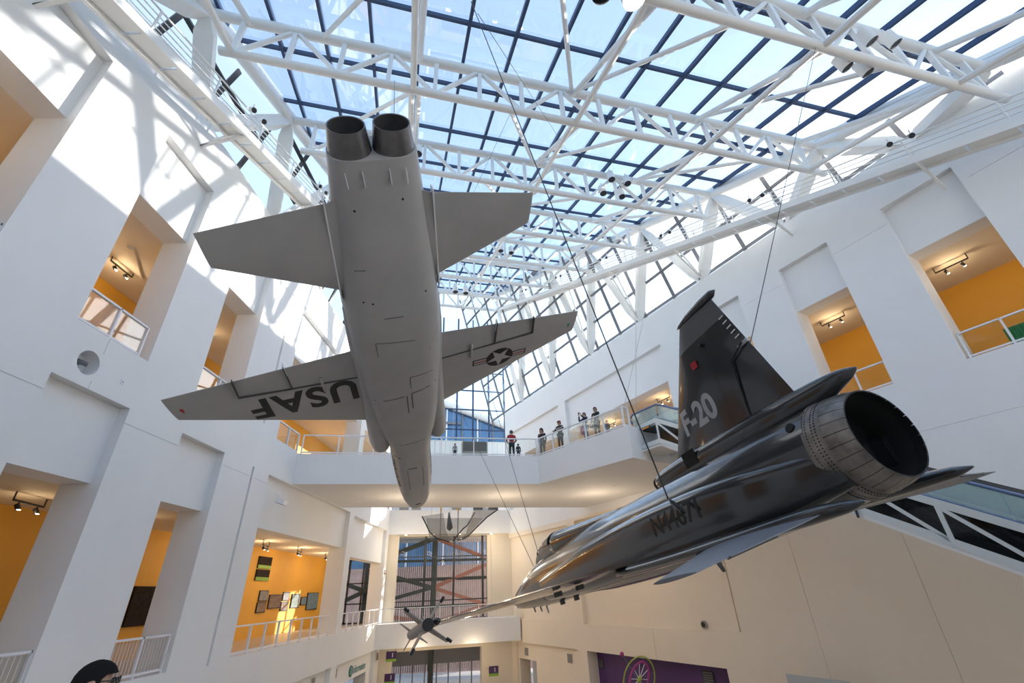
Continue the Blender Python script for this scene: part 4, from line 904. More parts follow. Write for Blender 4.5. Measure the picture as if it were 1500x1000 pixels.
# ------------------------------------------------------------------ gallery lamps and added fill lights
M_WARM = mat('warm_lamp_glow', (1, .9, .7), .4, emit=(1, .78, .5), estr=18)
def lamp_light(p, w_, col=(1, .74, .45), r=.12):
    l = bpy.data.lights.new('gallery_and_fill_lamp', 'POINT'); l.energy = w_; l.color = col; l.shadow_soft_size = r
    o = bpy.data.objects.new('gallery_and_fill_lamp', l); COL.objects.link(o); o.location = (p[0], p[1], p[2] + ZL)
def track_light(a, b, heads, lb, watt, grp=None, ceil=None):
    """ceiling track with small spot heads; the light sits just below the heads"""
    a, b = np.array(a, float), np.array(b, float); t = thing('track_light', lb, 'lamp', tuple((a + b) / 2), grp)
    mb = MB(); mb.bar(a, b, .05, .05); mb.build('track', M_DARK, t)
    for q in (a, b): mb = MB(); mb.bar(q, v3(q[0], q[1], ceil - .012), .03, .03); mb.build('stem', M_DARK, t)
    for h in heads:
        p = a + (b - a) * h
        mb = MB(); mb.tube([p + UZ * -.02, p - UZ * .12], .02, 6); mb.tube([p - UZ * .12 + v3(-.05, 0, .03), p - UZ * .24 + v3(.05, .02, 0)], .065, 10); s_ = mb.build('lamp_head', M_DARK, t, smooth=True)
        mb = MB(); mb.tube([p - UZ * .245 + v3(.05, .02, 0), p - UZ * .25 + v3(.05, .02, 0)], .055, 10); mb.build('lens', M_WARM, s_)
    lamp_light((a + b) / 2 - UZ * .45, watt * .2)
for y0, z, wt in ((6.6, 12.0, 150), (11.9, 12.0, 150), (14.3, 12.0, 120), (19.5, 12.0, 120), (25.5, 11.95, 170), (30.5, 11.95, 170)):
    track_light((-15.6, y0 - .5, z), (-15.6, y0 + .6, z), (.25, .75), 'black ceiling track light in the upper gallery behind the sunlit wall', wt, 'track lights in the upper gallery', 12.2)
for y0, wt in ((9.0, 60), (14.3, 70), (18.5, 70), (24.5, 170), (29.0, 240), (33.6, 330), (38.5, 330), (42.5, 260)):
    track_light((-14.9, y0 - .6, 2.95), (-15.2, y0 + .7, 2.95), (.2, .8), 'black ceiling track light in the lower picture gallery', wt, 'track lights in the lower gallery', 3.2)
for s0, wt in ((.9, 130), (4.5, 150), (9.7, 170), (14, 150), (22, 200), (28, 200), (34, 200)):
    track_light(PR(s0 + .6, 25.4, 12.0), PR(s0 - .6, 25.4, 12.0), (.3, .8), 'black ceiling track light in the gallery beyond the escalator wall', wt, 'track lights in the gallery over the escalators', 12.25)
for y in (9.3, 13.6, 17.4):
    mb = MB(); mb.obox((-15.0, y + .6, 12.15), (.06, .1, 0), (-.5, .9, 0), (0, 0, .05)); mb.build('ceiling_diffuser', M_CEIL, label='long ceiling air slot in the upper gallery', cat='vent', group='ceiling air slots')
# recessed downlights under the bridge
M_DIM = mat('dim_lamp_lens', (.3, .26, .2), .3, emit=(1, .75, .45), estr=.25)
for (x, y) in ((-9.5, 29.1), (-9.5, 27.3), (-10.4, 30.8), (-5.1, 29.4), (-7.8, 29.9), (-2.0, 30.2), (3.8, 32.8), (5.2, 34.0), (5.9, 29.0), (1.0, 31.0)):
    t = thing('downlight', 'small recessed downlight in the bridge underside', 'lamp', (x, y, 5.42), 'downlights under the bridge')
    mb = MB(); mb.tube([(x, y, 5.47), (x, y, 5.455)], .09, 16); mb.build('trim_ring', M_RAIL, t)
    mb = MB(); mb.tube([(x, y, 5.456), (x, y, 5.45)], .065, 12); mb.build('lens', M_DIM, t)
for (x, y) in ((-7, 29.5), (-1, 30.5), (5.0, 31)): lamp_light((x, y, 3.6), 110, (1, .8, .58), .3)  # fill lights added below the bridge to warm its underside
for v in (1.5, 4.0, 6.5, 9.5):  # added fittings and fill lights that brighten the far end
    t = thing('downlight', 'added round fill lamp under the edge of the upper end gallery', 'lamp', tuple(PU(46.25, v, 4.96)), 'added fill lamps under the upper end gallery')
    mb = MB(); mb.tube([PU(46.25, v, 5.0), PU(46.25, v, 4.97)], .12, 16); mb.build('trim_ring', M_RAIL, t)
    mb = MB(); mb.tube([PU(46.25, v, 4.971), PU(46.25, v, 4.96)], .09, 12); mb.build('lens', M_WARM, t)
    lamp_light(PU(44.2, v, 3.6), 90, (1, .84, .62), .3)
# fill lights added low by the end balcony, without fittings
for p in (PU(44.0, 3, -4.2), PU(44.0, 7.5, -4.2), ): lamp_light(p, 70, (1, .78, .52), .3)

# ------------------------------------------------------------------ pictures in the lower gallery
PC = [mat('photo_print_%s' % n, c, .8, noise=.55, nscale=6, spec=.15) for n, c in (('grey', (.32, .31, .32)), ('brown', (.30, .22, .18)), ('blue', (.20, .28, .36)), ('green', (.28, .32, .30)), ('dark', (.03, .022, .02)))]
M_LIME = mat('lime_green_print', (.20, .36, .03), .5)
def picture(y0, y1, z0, z1, m, lb, frame=True, strip=None):
    t = thing('picture', lb, 'picture', (-17.08, (y0 + y1) / 2, z0))
    mb = MB(); mb.box((-17.1, y0, z0), (-17.02, y1, z1)); mb.build('frame', M_DARK if frame else m, t)
    b = .05 if frame else 0
    mb = MB(); mb.box((-17.02, y0 + b, z0 + b + (strip or 0)), (-17.012, y1 - b, z1 - b)); mb.build('print', m, t)
    if strip: mb = MB(); mb.box((-17.02, y0 + b, z0 + b), (-17.011, y1 - b, z0 + b + strip)); mb.build('caption_strip', M_LIME, t)
picture(32.4, 34.1, 1.98, 2.69, PC[4], 'dark poster with lime strip, upper of two on the yellow wall', False, .2)
picture(32.4, 34.1, 1.28, 1.92, PC[4], 'dark poster with lime strip, lower of two on the yellow wall', False, .2)
picture(33.35, 34.5, .1, .72, PC[0], 'small framed grey photograph, upper of the pair below the lime posters')
picture(33.3, 34.45, -.55, .05, PC[1], 'small framed brown photograph, lower of the pair below the lime posters')
picture(34.75, 36.5, -.36, .47, PC[1], 'large framed brownish photograph between the two stacked pairs')
picture(36.7, 37.65, .08, .62, PC[0], 'small framed grey photograph, upper of the narrow pair mid row')
picture(36.6, 37.7, -.55, .02, PC[1], 'small framed brown photograph, lower of the narrow pair mid row')
picture(38.15, 39.55, -.42, .5, PC[3], 'framed greenish photograph after the narrow stacked pair')
picture(39.8, 40.8, -.27, .3, PC[2], 'smallest framed bluish photograph in the row')
picture(40.95, 43.1, -.62, .58, PC[2], 'tall framed bluish photograph with the streak of light beside it')
picture(22.4, 24.6, -.68, .86, PC[4], 'dark photograph of a pale figure seen through the narrow lower opening', False)
# upper gallery: panels seen beside the bridge
for (y0, z0, m, lb) in ((29.2, 8.9, PC[2], 'blue and green panel on the upper gallery wall beside the bridge'), (28.9, 7.6, mat('maroon_panel', (.16, .03, .035), .6), 'maroon panel low on the upper gallery wall beside the bridge')):
    mb = MB(); mb.box((-17.1, y0, z0), (-17.03, y0 + 1.6, z0 + 1.0)); mb.build('wall_panel', m, label=lb, cat='panel')
mb = MB(); mb.box((-13.4, 15.9, L3), (-13.3, 17.4, L3 + 1.0)); mb.build('blue_screen', mat('blue_display', (.05, .10, .28), .4), label='blue display board behind the railing near the grey jet wingtip', cat='board')
# glazing across the far end of the lower gallery
# ------------------------------------------------------------------ signs, vents and fittings on the lower walls
M_PURP = mat('purple_paint', (.085, .035, .15), .55, noise=.08); M_SIGNP = mat('dark_purple_sign', (.05, .012, .075), .4); M_TEAL = mat('teal_lettering', (.01, .16, .15), .4); M_SIGNW = mat('pale_sign_mark', (.6, .58, .62), .5)
pp = MB(); pp.obox(PR(25.3, DR + .88, -5.9), DRT * 5.8, NRT * .02, UZ * 2.08); pp.build('purple_panel', M_PURP, wall_right)
def vent(p, ex, en, w_, h, m, lb, grp=None):
    t = thing('vent_grille', lb, 'vent', tuple(p), grp); p = np.array(p, float)
    mb = MB(); mb.obox(p + en * .015, ex * w_ / 2, en * .015, UZ * h / 2); mb.build('frame', m, t)
    for k in range(5): mb = MB(); mb.obox(p + en * .035 + UZ * h * (-.36 + .18 * k), ex * w_ * .44, en * .006, UZ * h * .05); mb.build('slat', M_GREYM, t)
M_VENT = mat('taupe_vent_paint', (.38, .34, .29), .6)
vent(PR(39.8, DR + .18, -4.42), DRT, -NRT, .55, .55, M_VENT, 'square taupe vent by the doorway at the foot of the wall')
vent(PR(33.5, DR + .18, -4.42), DRT, -NRT, .6, .55, M_VENT, 'square taupe vent beside the purple recess')
vent(PR(30.7, DR + .85, -4.56), DRT, -NRT, .5, .5, M_BLACK, 'black square vent on the purple panel near its inner edge')
vent(PR(21.5, DR + .85, -4.45), DRT, -NRT, .75, .6, M_BLACK, 'wide black vent on the purple panel beyond the wheel sculpture')
for y, lb in ((35.7, 'square vent beside the teal Information sign'), (44.3, 'square vent on the pier by the end balcony'), (32.1, 'square vent above the recessed doorway before the Information sign')):
    vent((XL - (.3 if y < 40 else 0) + .0, y, -4.15), v3(0, 1, 0), v3(1, 0, 0), .5, .5, M_VENT, lb)
for s_, lb in ((20.5, 'dark round wall socket fitting above the purple recess'),):
    t = thing('wall_speaker', lb, 'speaker', tuple(PR(s_, DR + .2, -1.95)))
    mb = MB(); mb.tube([PR(s_, DR + .25, -1.95), PR(s_, DR + .16, -1.95)], .2, 18); mb.build('ring', M_VENT, t, smooth=True, sharp=40)
    mb = MB(); mb.tube([PR(s_, DR + .17, -1.95), PR(s_, DR + .13, -1.95)], .13, 14); mb.build('cone', M_BLACK, t)
sg = thing('information_sign', 'teal Information sign with round emblem on the lower wall', 'sign', (XL, 38.6, -4.7))
lay_text('lettering', 'Information', M_TEAL, sg, (XL - .26, 39.2, -4.62), (0, 1, 0), (0, 0, 1), .62, (1, 0, 0), lift=.0, bold=.012)
mb = MB(); mb.tube([(XL - .3, 38.75, -4.42), (XL - .24, 38.75, -4.42)], .34, 24); em = mb.build('emblem', M_TEAL, sg)
mb = MB(); mb.box((XL - .24, 38.7, -4.6), (XL - .232, 38.8, -4.38)); mb.box((XL - .24, 38.7, -4.32), (XL - .232, 38.8, -4.22)); mb.build('emblem_mark', M_SIGNW, em, kind='stuff')
def blade_sign(v, z, u, lb):
    t = thing('hanging_sign', lb, 'sign', tuple(PU(u, v, z)))
    mb = MB(); mb.obox(PU(u, v, z + .42), CX * .4, AX * .03, UZ * .25); mb.build('sign_panel', M_SIGNP, t)
    mb = MB(); mb.obox(PU(u, v, z + .08), CX * .4, AX * .03, UZ * .09); mb.build('green_strip', M_LIME, t)
    for q in (-.3, .3): mb = MB(); mb.bar(PU(u, v + q, z + .6), PU(u, v + q, -3.6), .02, .02) if z > -5 else mb.bar(PU(u, v + q, z + .42), PU(46.49, v + q, z + .42), .02, .02); mb.build('hanger', M_GREYM, t)
    mb = MB(); mb.obox(PU(u - .035, v + .1, z + .42), CX * .03, AX * .004, UZ * .14); mb.build('sign_glyph', M_SIGNW, t)
blade_sign(.95, -4.45, 44.9, 'purple and green hanging sign, upper one by the entrance pier'); blade_sign(.95, -5.9, 44.9, 'purple and green hanging sign, lower one by the entrance pier'); blade_sign(9.25, -5.95, 44.9, 'purple and green hanging sign on the pier across from the entrance')
mb = MB(); mb.box((XL, 44.05, 1.8), (XL + .07, 44.6, 2.1)); t = mb.build('exit_sign', mat('brown_sign', (.20, .09, .04), .5), label='small brown sign plate on the pier beside the end window', cat='sign')
mb = MB(); mb.box((XL + .07, 44.15, 1.9), (XL + .075, 44.5, 2.0)); mb.build('sign_text', M_SIGNW, t)
# wall camera / floodlight box on the left wall
t = thing('floodlight', 'small grey floodlight on a bracket on the white wall below the bridge', 'lamp', (XL, 23.0, 4.2))
mb = MB(); mb.bar((XL, 23.0, 4.7), (XL + .3, 23.05, 4.5), .04, .04); mb.build('bracket', M_RAIL, t)
mb = MB(); mb.obox((XL + .38, 23.1, 4.3), (.2, 0, -.06), (0, .22, 0), (.03, 0, .1)); hd = mb.build('housing', M_RAIL, t)
mb = MB(); mb.obox((XL + .355, 23.1, 4.19), (.17, 0, -.05), (0, .19, 0), (.001, 0, .006)); mb.build('lens', M_GREYM, hd)
# gyroscope wheel sculpture before the purple panel
gy = thing('wheel_sculpture', 'lime ring and magenta spoked wheel sculpture before the purple panel', 'sculpture', tuple(PR(25.3, 22.2, -6.0)))
gc = PR(25.3, 22.2, -4.75)
def torus(mb, c, a, b, R1, r, n=48):
    mb.tube([c + R1 * (math.cos(2 * math.pi * k / n) * a + math.sin(2 * math.pi * k / n) * b) for k in range(n + 1)], r, 8)
mb = MB(); torus(mb, gc, v3(.9, .0, .3), UZ, 1.05, .04); mb.build('ring', mat('lime_tube', (.35, .42, .06), .4), gy, smooth=True)
e1 = v3(.55, .2, .8); e1 /= np.linalg.norm(e1); e2 = np.cross(e1, v3(.2, -1, .1)); e2 /= np.linalg.norm(e2)
mb = MB(); torus(mb, gc, e1, e2 * .55, .92, .06); wh = mb.build('wheel', mat('magenta_tube', (.36, .03, .20), .4), gy, smooth=True)
for k in range(10):
    d = math.cos(2 * math.pi * k / 10) * e1 + math.sin(2 * math.pi * k / 10) * e2 * .55
    mb = MB(); mb.tube([gc + d * .15, gc + d * .9], .018, 6); mb.build('spoke', M_RAIL, wh)
mb = MB(); mb.tube([gc - e2 * .07, gc + e2 * .07], .17, 14); mb.build('hub', MATS['lime_tube'], wh, smooth=True)
tp = gc + v3(-.75, 0, 1.15); mb = MB(); mb.tube([gc + v3(.6, 0, -1.2), tp], .02, 6); mb.build('axle', M_GREYM, gy)
mb = MB(); mb.tube([tp, tp + v3(-.05, 0, .06), tp + v3(-.1, 0, .16), tp + v3(-.12, 0, .2)], [.05, .12, .12, .03], 12); mb.build('finial', MATS['magenta_tube'], gy, smooth=True)
mb = MB(); mb.tube([gc + UZ * -1.05, v3(gc[0], gc[1], -8)], .06, 8); mb.build('stand', M_GREYM, gy)
mb = MB(); mb.obox(PR(14.0, 21.6, -5.7), DRT * 1.3, NRT * .05, UZ * 2.2); t = mb.build('display_board', mat('pale_grey_board', (.45, .47, .47), .6), label='pale grey display board standing at the foot of the wall', cat='board')

# ------------------------------------------------------------------ early glider hanging beyond the bridge
gl = thing('hanging_glider', 'grey gauze covered glider frame hanging beneath the upper end balcony', 'glider', tuple(PU(42, 5.3, 3.8)))
G_NET = glass('grey_gauze', (.62, .62, .62), .1, milky=.3, milk=(.45, .45, .45))
def GP(v, z, u=42.): return PU(u, v, z)
edge_l = [(2.6, 6.0), (2.95, 5.4), (3.3, 4.75), (3.9, 4.25), (5.0, 3.95)]; edge_r = [(9.3, 6.55), (8.3, 5.9), (7.4, 5.1), (6.6, 4.35), (5.7, 4.05)]
mb = MB(); mb.loft([[GP(a, b, 42.2), GP(a * .35 + 3.4, b + .12, 41.2)] for a, b in edge_l], False, False, close=False); mb.build('gauze', G_NET, gl, smooth=True)
mb = MB(); mb.loft([[GP(a, b, 42.2), GP(a * .3 + 4.3, b + .12, 41.2)] for a, b in edge_r], False, False, close=False); mb.build('gauze', G_NET, gl, smooth=True)
mb = MB(); mb.loft([[GP(3.0 + k * .1, 5.9 - .45 * k, 42.6), GP(8.0 - k * .4, 5.9 - .45 * k, 42.6)] for k in range(5)], False, False, close=False); mb.build('gauze', G_NET, gl, smooth=True)
for e in (edge_l, edge_r, [(7.2, 6.3), (6.5, 5.2), (6.2, 5.0), (5.3, 4.0)]):
    mb = MB(); mb.tube([GP(a, b, 42.15) for a, b in e], .05, 8); mb.build('spar', M_BLACK, gl, smooth=True)
for v in (4.2, 5.7):
    mb = MB(); mb.tube([GP(v, 6.7), GP(v, 4.2)], .035, 6); st_ = mb.build('strut', M_DARK, gl)
    mb = MB(); mb.tube([GP(v, 7.2), GP(v, 6.4)], .07, 8); mb.build('strut_sleeve', mat('yellow_sleeve', (.6, .36, .03), .5), st_)
for v in (3.4, 5.0, 7.6): mb = MB(); mb.tube([GP(v, 5.2), PU(TU[8], v, roofz(TU[8]) - DEP)], .012, 6); mb.build('suspension_wire', M_GCABLE, gl)
mb = MB(); mb.tube([GP(4.9, 6.3), GP(5.0, 5.0), GP(5.0, 4.8)], [.05, .28, .05], 12); mb.build('pilot_sling', mat('charcoal_cloth', (.1, .1, .1), .8), gl, smooth=True)
for v in (1.2, 2.4, 6.4, 8.6, 10.2):
    mb = MB(); h = .5 + .4 * ((v * 7) % 1); mb.obox(PU(48.5, v, L3 + h), CX * .45, AX * .3, UZ * h); mb.build('display_case', mat('dark_display', (.06, .05, .05), .5) if int(v * 5) % 2 else M_VENT, label='dark display case on the upper end gallery behind the glider', cat='display', group='display cases on the upper end gallery')
bx_ = thing('donation_box', 'dark slatted box on the bridge beside the visitor in red', 'box', (-2.6, 27.6, L3))
mb = MB(); mb.obox((-2.6, 27.7, L3 + .55), (.75, .17, 0), (-.06, .25, 0), (0, 0, .55)); mb.build('body', mat('taupe_box', (.42, .40, .36), .6), bx_)
mb = MB(); mb.obox((-2.55, 27.42, L3 + .78), (.7, .16, 0), (-.005, .02, 0), (0, 0, .28)); mb.build('screen', mat('brown_grille', (.16, .14, .13), .6), bx_)
mb = MB(); mb.box((1.5, 29.5, L3), (2.0, 30.0, L3 + .6)); mb.build('yellow_crate', mat('yellow_plastic', (.75, .55, .03), .4), label='yellow crate on the bridge behind the railing', cat='crate')
# small exhibit beside the first porthole bay
# ------------------------------------------------------------------ people
def skin_mesh(name, V, E_, rad, m, parent, sub=1):
    me = bpy.data.meshes.new(name); me.from_pydata([tuple(v) for v in V], E_, []); me.materials.append(m)
    o = bpy.data.objects.new(name, me); COL.objects.link(o); o.parent = parent
    sk = o.modifiers.new('Skin', 'SKIN'); sk.use_smooth_shade = True
    for i, r in enumerate(rad):
        d = me.skin_vertices[0].data[i]; d.radius = (r, r) if not hasattr(r, '__len__') else r; d.use_root = (i == 0)
    if sub: s_ = o.modifiers.new('Subsurf', 'SUBSURF'); s_.levels = sub; s_.render_levels = sub
    return o
M_SK1 = mat('skin_medium', (.42, .25, .17), .5); M_SK2 = mat('skin_light', (.52, .33, .25), .5)
def cloth(n, c): return mat(n, c, .85, noise=.12, nscale=8)
def person(name_label, loc, rz, h, skin, top, bottom, hair, arms='down', cap=None, extra=None, stripes=None, child=False, hood=False, glasses=False, shirt_len=.9):
    k = h / 1.75; t = thing('person', name_label, 'person', loc); t.rotation_euler = (0, 0, rz); ORG[t.name] = v3(0, 0, 0)
    J = dict(pel=(0, 0, .95), spi=(0, -.01, 1.15), che=(0, 0, 1.36), nec=(0, 0, 1.5), hd0=(0, .015, 1.58), hd1=(0, .03, 1.66), hd2=(0, .01, 1.72))
    for s_, n in ((-1, 'L'), (1, 'R')):
        J['sh' + n] = (s_ * .18, 0, 1.41); J['hip' + n] = (s_ * .095, 0, .9); J['kn' + n] = (s_ * .105, .02, .5); J['an' + n] = (s_ * .11, -.01, .09); J['to' + n] = (s_ * .13, .15, .035)
        if arms == 'down': J['el' + n] = (s_ * .25, -.02, 1.13); J['wr' + n] = (s_ * .26, .06, .88); hd = (0.0, .15, -.95)
        elif arms == 'rail': J['el' + n] = (s_ * .3, .12, 1.16); J['wr' + n] = (s_ * .2, .36, 1.12); hd = (-s_ * .3, .9, -.1)
        elif arms == 'fold': J['el' + n] = (s_ * .27, .14, 1.15); J['wr' + n] = (-s_ * .04, .3, 1.15 + .05 * s_); hd = (-s_ * 1., .2, 0)
        elif arms == 'photo': J['el' + n] = (s_ * .28, .18, 1.28); J['wr' + n] = (s_ * .08, .32, 1.55); hd = (-s_ * .1, .3, .9)
        elif arms == 'bag': J['el' + n] = (s_ * .25, .05 if s_ > 0 else .16, 1.12); J['wr' + n] = (s_ * (.26 if s_ > 0 else .12), .1 if s_ > 0 else .34, .9 if s_ > 0 else 1.14); hd = (0, .5, -.7) if s_ > 0 else (.3, .9, 0)
        hd = v3(*hd); hd /= np.linalg.norm(hd); J['hand' + n] = tuple(v3(*J['wr' + n]) + hd * .08); J['_d' + n] = hd
    def sc(p): return tuple(v3(*p) * k)
    names = ['pel', 'spi', 'che', 'nec', 'hd0', 'hd1', 'hd2']; V = [sc(J[n]) for n in names]; Rr = [.12, .115, .125, .055, .075, .088, .06]; E_ = [(0, 1), (1, 2), (2, 3), (3, 4), (4, 5), (5, 6)]
    def addv(p, r, to): V.append(sc(p)); Rr.append(r); E_.append((to, len(V) - 1)); return len(V) - 1
    for n in 'LR':
        a = addv(J['sh' + n], .06, 2); a = addv(J['el' + n], .043, a); a = addv(J['wr' + n], .03, a); hnd = addv(J['hand' + n], .032, a)
        d = J['_d' + n]; sd_ = np.cross(d, v3(0, 0, 1) if abs(d[2]) < .8 else v3(1, 0, 0)); sd_ /= np.linalg.norm(sd_)
        for q, ln in ((-.03, .07), (-.01, .085), (.01, .08), (.03, .065)):
            b = v3(*J['hand' + n]) + sd_ * q; f1 = addv(tuple(b + d * ln * .55), .0095, hnd); addv(tuple(b + d * ln - UZ * .015), .0085, f1)
        f1 = addv(tuple(v3(*J['wr' + n]) + d * .04 + sd_ * .045), .011, hnd); addv(tuple(v3(*J['wr' + n]) + d * .085 + sd_ * .06), .009, f1)
        a = addv(J['hip' + n], .085, 0); a = addv(J['kn' + n], .056, a); a = addv(J['an' + n], .038, a); addv(J['to' + n], .035, a)
    skin_mesh('body', V, E_, [r * k for r in Rr], skin, t)
    # shirt / jacket
    V = [sc((0, 0, shirt_len)), sc((0, 0, 1.15)), sc((0, 0, 1.36)), sc((0, 0, 1.475))]; Rr = [.145, .138, .145, .075]; E_ = [(0, 1), (1, 2), (2, 3)]
    for n in 'LR': a = addv(J['sh' + n], .075, 2); a = addv(J['el' + n], .057, a); addv(tuple(v3(*J['wr' + n]) * .95 + v3(*J['el' + n]) * .05), .042, a)
    skin_mesh('jacket' if hood else 'shirt', V, E_, [r * k for r in Rr], top, t)
    V = [sc((0, 0, .93))]; Rr = [.135]; E_ = []
    for n in 'LR': a = addv(J['hip' + n], .1, 0); a = addv(J['kn' + n], .072, a); addv((J['an' + n][0], J['an' + n][1], .1), .058, a)
    skin_mesh('trousers', V, E_, [r * k for r in Rr], bottom, t)
    for n in 'LR':
        mb = MB(); ax_, ay_, az_ = J['an' + n]; mb.loft([sring(y * k, w_ * k, zt * k, 0, 2.4, ax_ * k, 16) for y, w_, zt in ((-.08, .03, .06), (-.05, .045, .1), (.03, .048, .1), (.12, .045, .06), (.19, .02, .03))]); mb.build('shoe', M_BLACK, t, smooth=True)
    # head: face and hair
    hc = v3(0, .02, 1.645) * k; r = .1 * k
    mb = MB(); mb.tube([hc + v3(0, .085, .0) * k, hc + v3(0, .115, -.015) * k, hc + v3(0, .09, -.035) * k], [.008 * k, .016 * k, .014 * k], 8); mb.build('nose', skin, t, smooth=True)
    mb = MB(); mb.tube([hc + v3(-.03, .085, -.062) * k, hc + v3(0, .094, -.062) * k, hc + v3(.03, .085, -.062) * k], .007 * k, 6); mb.build('mouth', mat('lip', (.28, .11, .10), .5), t)
    for s_ in (-1, 1):
        mb = MB(); mb.tube([hc + v3(s_ * .034, .078, .012) * k, hc + v3(s_ * .034, .092, .012) * k], [.014 * k, .011 * k], 8); mb.build('eye', M_BLACK, t)
        mb = MB(); mb.tube([hc + v3(s_ * .088, -.005, .0) * k, hc + v3(s_ * .105, -.02, .0) * k], [.03 * k, .022 * k], 10); mb.build('ear', skin, t, smooth=True)
    def dome(nm, m, low, sx=1.08, lowf=.05, z1=.125):
        rings = []
        for j in range(10):
            a = j / 9 * math.pi / 2; ring_ = []
            for i in range(28):
                q = 2 * math.pi * i / 28; f = min(1, max(0, (math.sin(q) - .1) / .45)); lo = low + (lowf - low) * f * f * (3 - 2 * f)
                zz = lo + (z1 - lo) * math.sin(a); rr = max(.02, (1 - max(0, zz / z1) ** 2.2)) ** .5
                ring_.append(hc + v3(.094 * sx * rr * math.cos(q), .108 * sx * rr * math.sin(q) - .012, zz) * k)
            rings.append(ring_)
        mb = MB(); mb.loft(rings, False, True); return mb.build(nm, m, t, smooth=True)
    hm = mat('hair_' + hair, {'black': (.012, .011, .011), 'brown': (.05, .03, .02), 'auburn': (.10, .025, .02), 'grey': (.10, .10, .10)}[hair], .9, spec=.1)
    dome('hair', hm, -.08, 1.08)
    if cap:
        c_ = dome('cap', cap, .03, 1.17, .03, .14); mb = MB(); mb.loft([[hc + v3(.085 * math.cos(a) * f, .07 + .11 * math.sin(a) * f, .05 - .02 * f + z_) * k for a in [math.pi * i / 10 for i in range(11)]] for z_, f in ((0, .6), (0, 1), (.012, 1), (.012, .6))], False, False, close=False); mb.build('brim', cap, c_, smooth=True)
    if hood: dome('hood', top, -.16, 1.25, .07, .145)
    if stripes is not None:
        for n in 'LR':
            a, b = v3(*J['sh' + n]) * k, v3(*J['el' + n]) * k
            mb = MB(); mb.tube([a + (b - a) * .35, a + (b - a) * .5], .083 * k, 12); mb.build('sleeve_stripe', stripes, t, smooth=True)
        mb = MB(); mb.loft([sring(y_ * 0, .165 * k, .01, -.01, 2.2, 0, 20) if False else [(.175 * k * math.cos(q), .15 * k * math.sin(q), z_ * k) for q in [2 * math.pi * i / 24 for i in range(24)]] for y_, z_ in ((0, 1.27), (0, 1.31))], False, False); mb.build('chest_stripe', stripes, t, smooth=True)
    if glasses:
        mb = MB()
        for s_ in (-1, 1):
            mb.tube([hc + v3(s_ * .036 + .026 * math.cos(q), .108, .01 + .02 * math.sin(q)) * k for q in [2 * math.pi * i / 14 for i in range(15)]], .0035 * k, 6)
            mb.tube([hc + v3(s_ * .062, .106, .015) * k, hc + v3(s_ * .098, -.01, .02) * k], .0035 * k, 6)
        mb.tube([hc + v3(-.01, .11, .012) * k, hc + v3(.01, .11, .012) * k], .0035 * k, 6); mb.build('glasses', M_BLACK, t, kind='stuff')
    if extra: extra(t, k, J)
    return t
C_BLACK = cloth('black_cloth', (.015, .015, .017)); C_RED = cloth('red_cloth', (.30, .012, .02)); C_JEAN = cloth('grey_denim', (.16, .18, .21)); C_DARK = cloth('charcoal_trousers', (.03, .03, .033)); C_WHITE = cloth('white_cloth', (.7, .7, .7)); C_PINK = cloth('pink_cloth', (.62, .04, .16)); C_NAVY = cloth('navy_cloth', (.02, .022, .045))
def bag_black(t, k, J):
    p = v3(.3, .02, .82) * k
    mb = MB(); mb.loft([sring(y, w_, zt, -.17, 2.6, .0, 18) for y, w_, zt in ((-.16, .02, .05), (-.13, .07, .1), (0, .09, .13), (.13, .07, .1), (.16, .02, .05))]); mb.v = [tuple(v3(*q) + p) for q in mb.v]; b = mb.build('handbag', cloth('grey_leather', (.10, .11, .11)), t, smooth=True)
    mb = MB(); mb.tube([p + v3(0, -.1, .1), p + v3(-.02, -.03, .32), p + v3(-.02, .05, .32), p + v3(0, .1, .1)], .012, 6); mb.build('strap', M_BLACK, b, smooth=True)
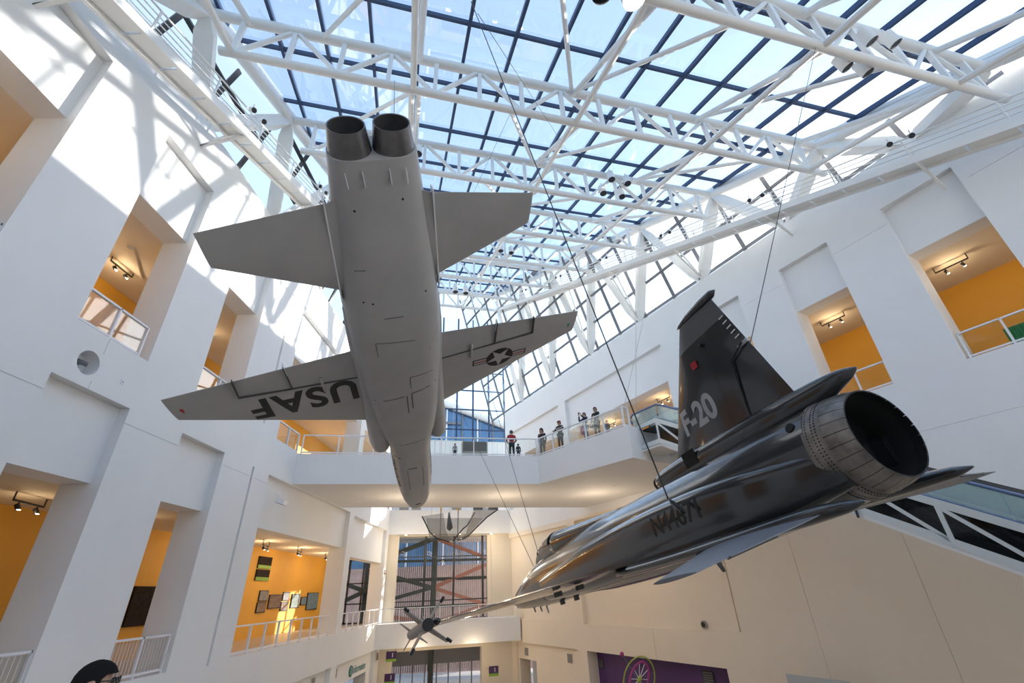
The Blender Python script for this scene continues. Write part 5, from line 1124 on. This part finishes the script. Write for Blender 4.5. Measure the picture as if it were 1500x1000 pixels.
def bag_pink(t, k, J):
    p = v3(.22, .08, .72) * k
    mb = MB(); mb.loft([sring(y, w_, zt, zb, 2.4, .0, 16) for y, w_, zt, zb in ((-.1, .04, .2, -.15), (-.06, .08, .28, -.22), (.06, .08, .26, -.22), (.1, .04, .18, -.15))]); mb.v = [tuple(v3(*q) + p) for q in mb.v]; mb.build('pink_jacket', C_PINK, t, smooth=True)
    c = (v3(*J['handL']) + v3(*J['handR'])) / 2 * k + v3(0, .04, .05)
    mb = MB(); mb.obox(c, v3(.05, 0, 0), v3(0, .015, 0), v3(0, 0, .035)); mb.build('camera', M_BLACK, t)
FACE = math.atan2(-.772, -.635) - math.pi / 2     # facing out over the rail of the angled landing
def out(a): return math.radians(a)
person('visitor in a black hooded top and grey jeans by the bridge corner railing', (1.6, 27.75, L3), out(150), 1.82, M_SK1, C_BLACK, C_JEAN, 'black', 'down', hood=True)
person('visitor in a red cap and striped black jacket leaning on the bridge railing', (2.62, 26.45, L3), out(140), 1.82, M_SK1, C_BLACK, C_DARK, 'brown', 'rail', cap=C_RED, stripes=C_WHITE)
person('visitor with auburn hair raising a camera on the bridge, pink jacket in hand', (3.95, 25.0, L3), out(120), 1.76, M_SK2, C_NAVY, C_NAVY, 'auburn', 'photo', extra=bag_pink)
person('visitor in black with a grey handbag beside the one with the camera', (4.5, 24.4, L3), out(135), 1.84, M_SK1, C_BLACK, C_DARK, 'black', 'bag', extra=bag_black)
person('small child in dark clothes behind the railing near the escalator head', (5.0, 24.1, L3), out(200), .95, M_SK2, C_BLACK, C_DARK, 'auburn', 'down')
person('visitor in a red shirt and grey cap standing with their back to the hall', (-.3, 27.95, L3), out(10), 1.84, M_SK2, C_RED, C_DARK, 'grey', 'rail', cap=cloth('grey_cap', (.09, .09, .09)))
person('child in dark clothes standing beside the visitor in red', (.1, 28.05, L3), out(20), 1.0, M_SK2, C_BLACK, C_DARK, 'black', 'down')
person('child in a black and white patterned top by the bridge railing', (-3.75, 27.3, L3), out(180), .98, M_SK1, mat('black_white_print', (.5, .5, .5), .8, noise=.97, nscale=14), C_DARK, 'black', 'down')
person('dark haired visitor with glasses, only the head showing at the bottom edge', (-2.42, 3.09, -1.85), out(-62), 1.585, M_SK1, cloth('grey_shirt', (.2, .2, .22)), C_DARK, 'black', 'down', glasses=True)
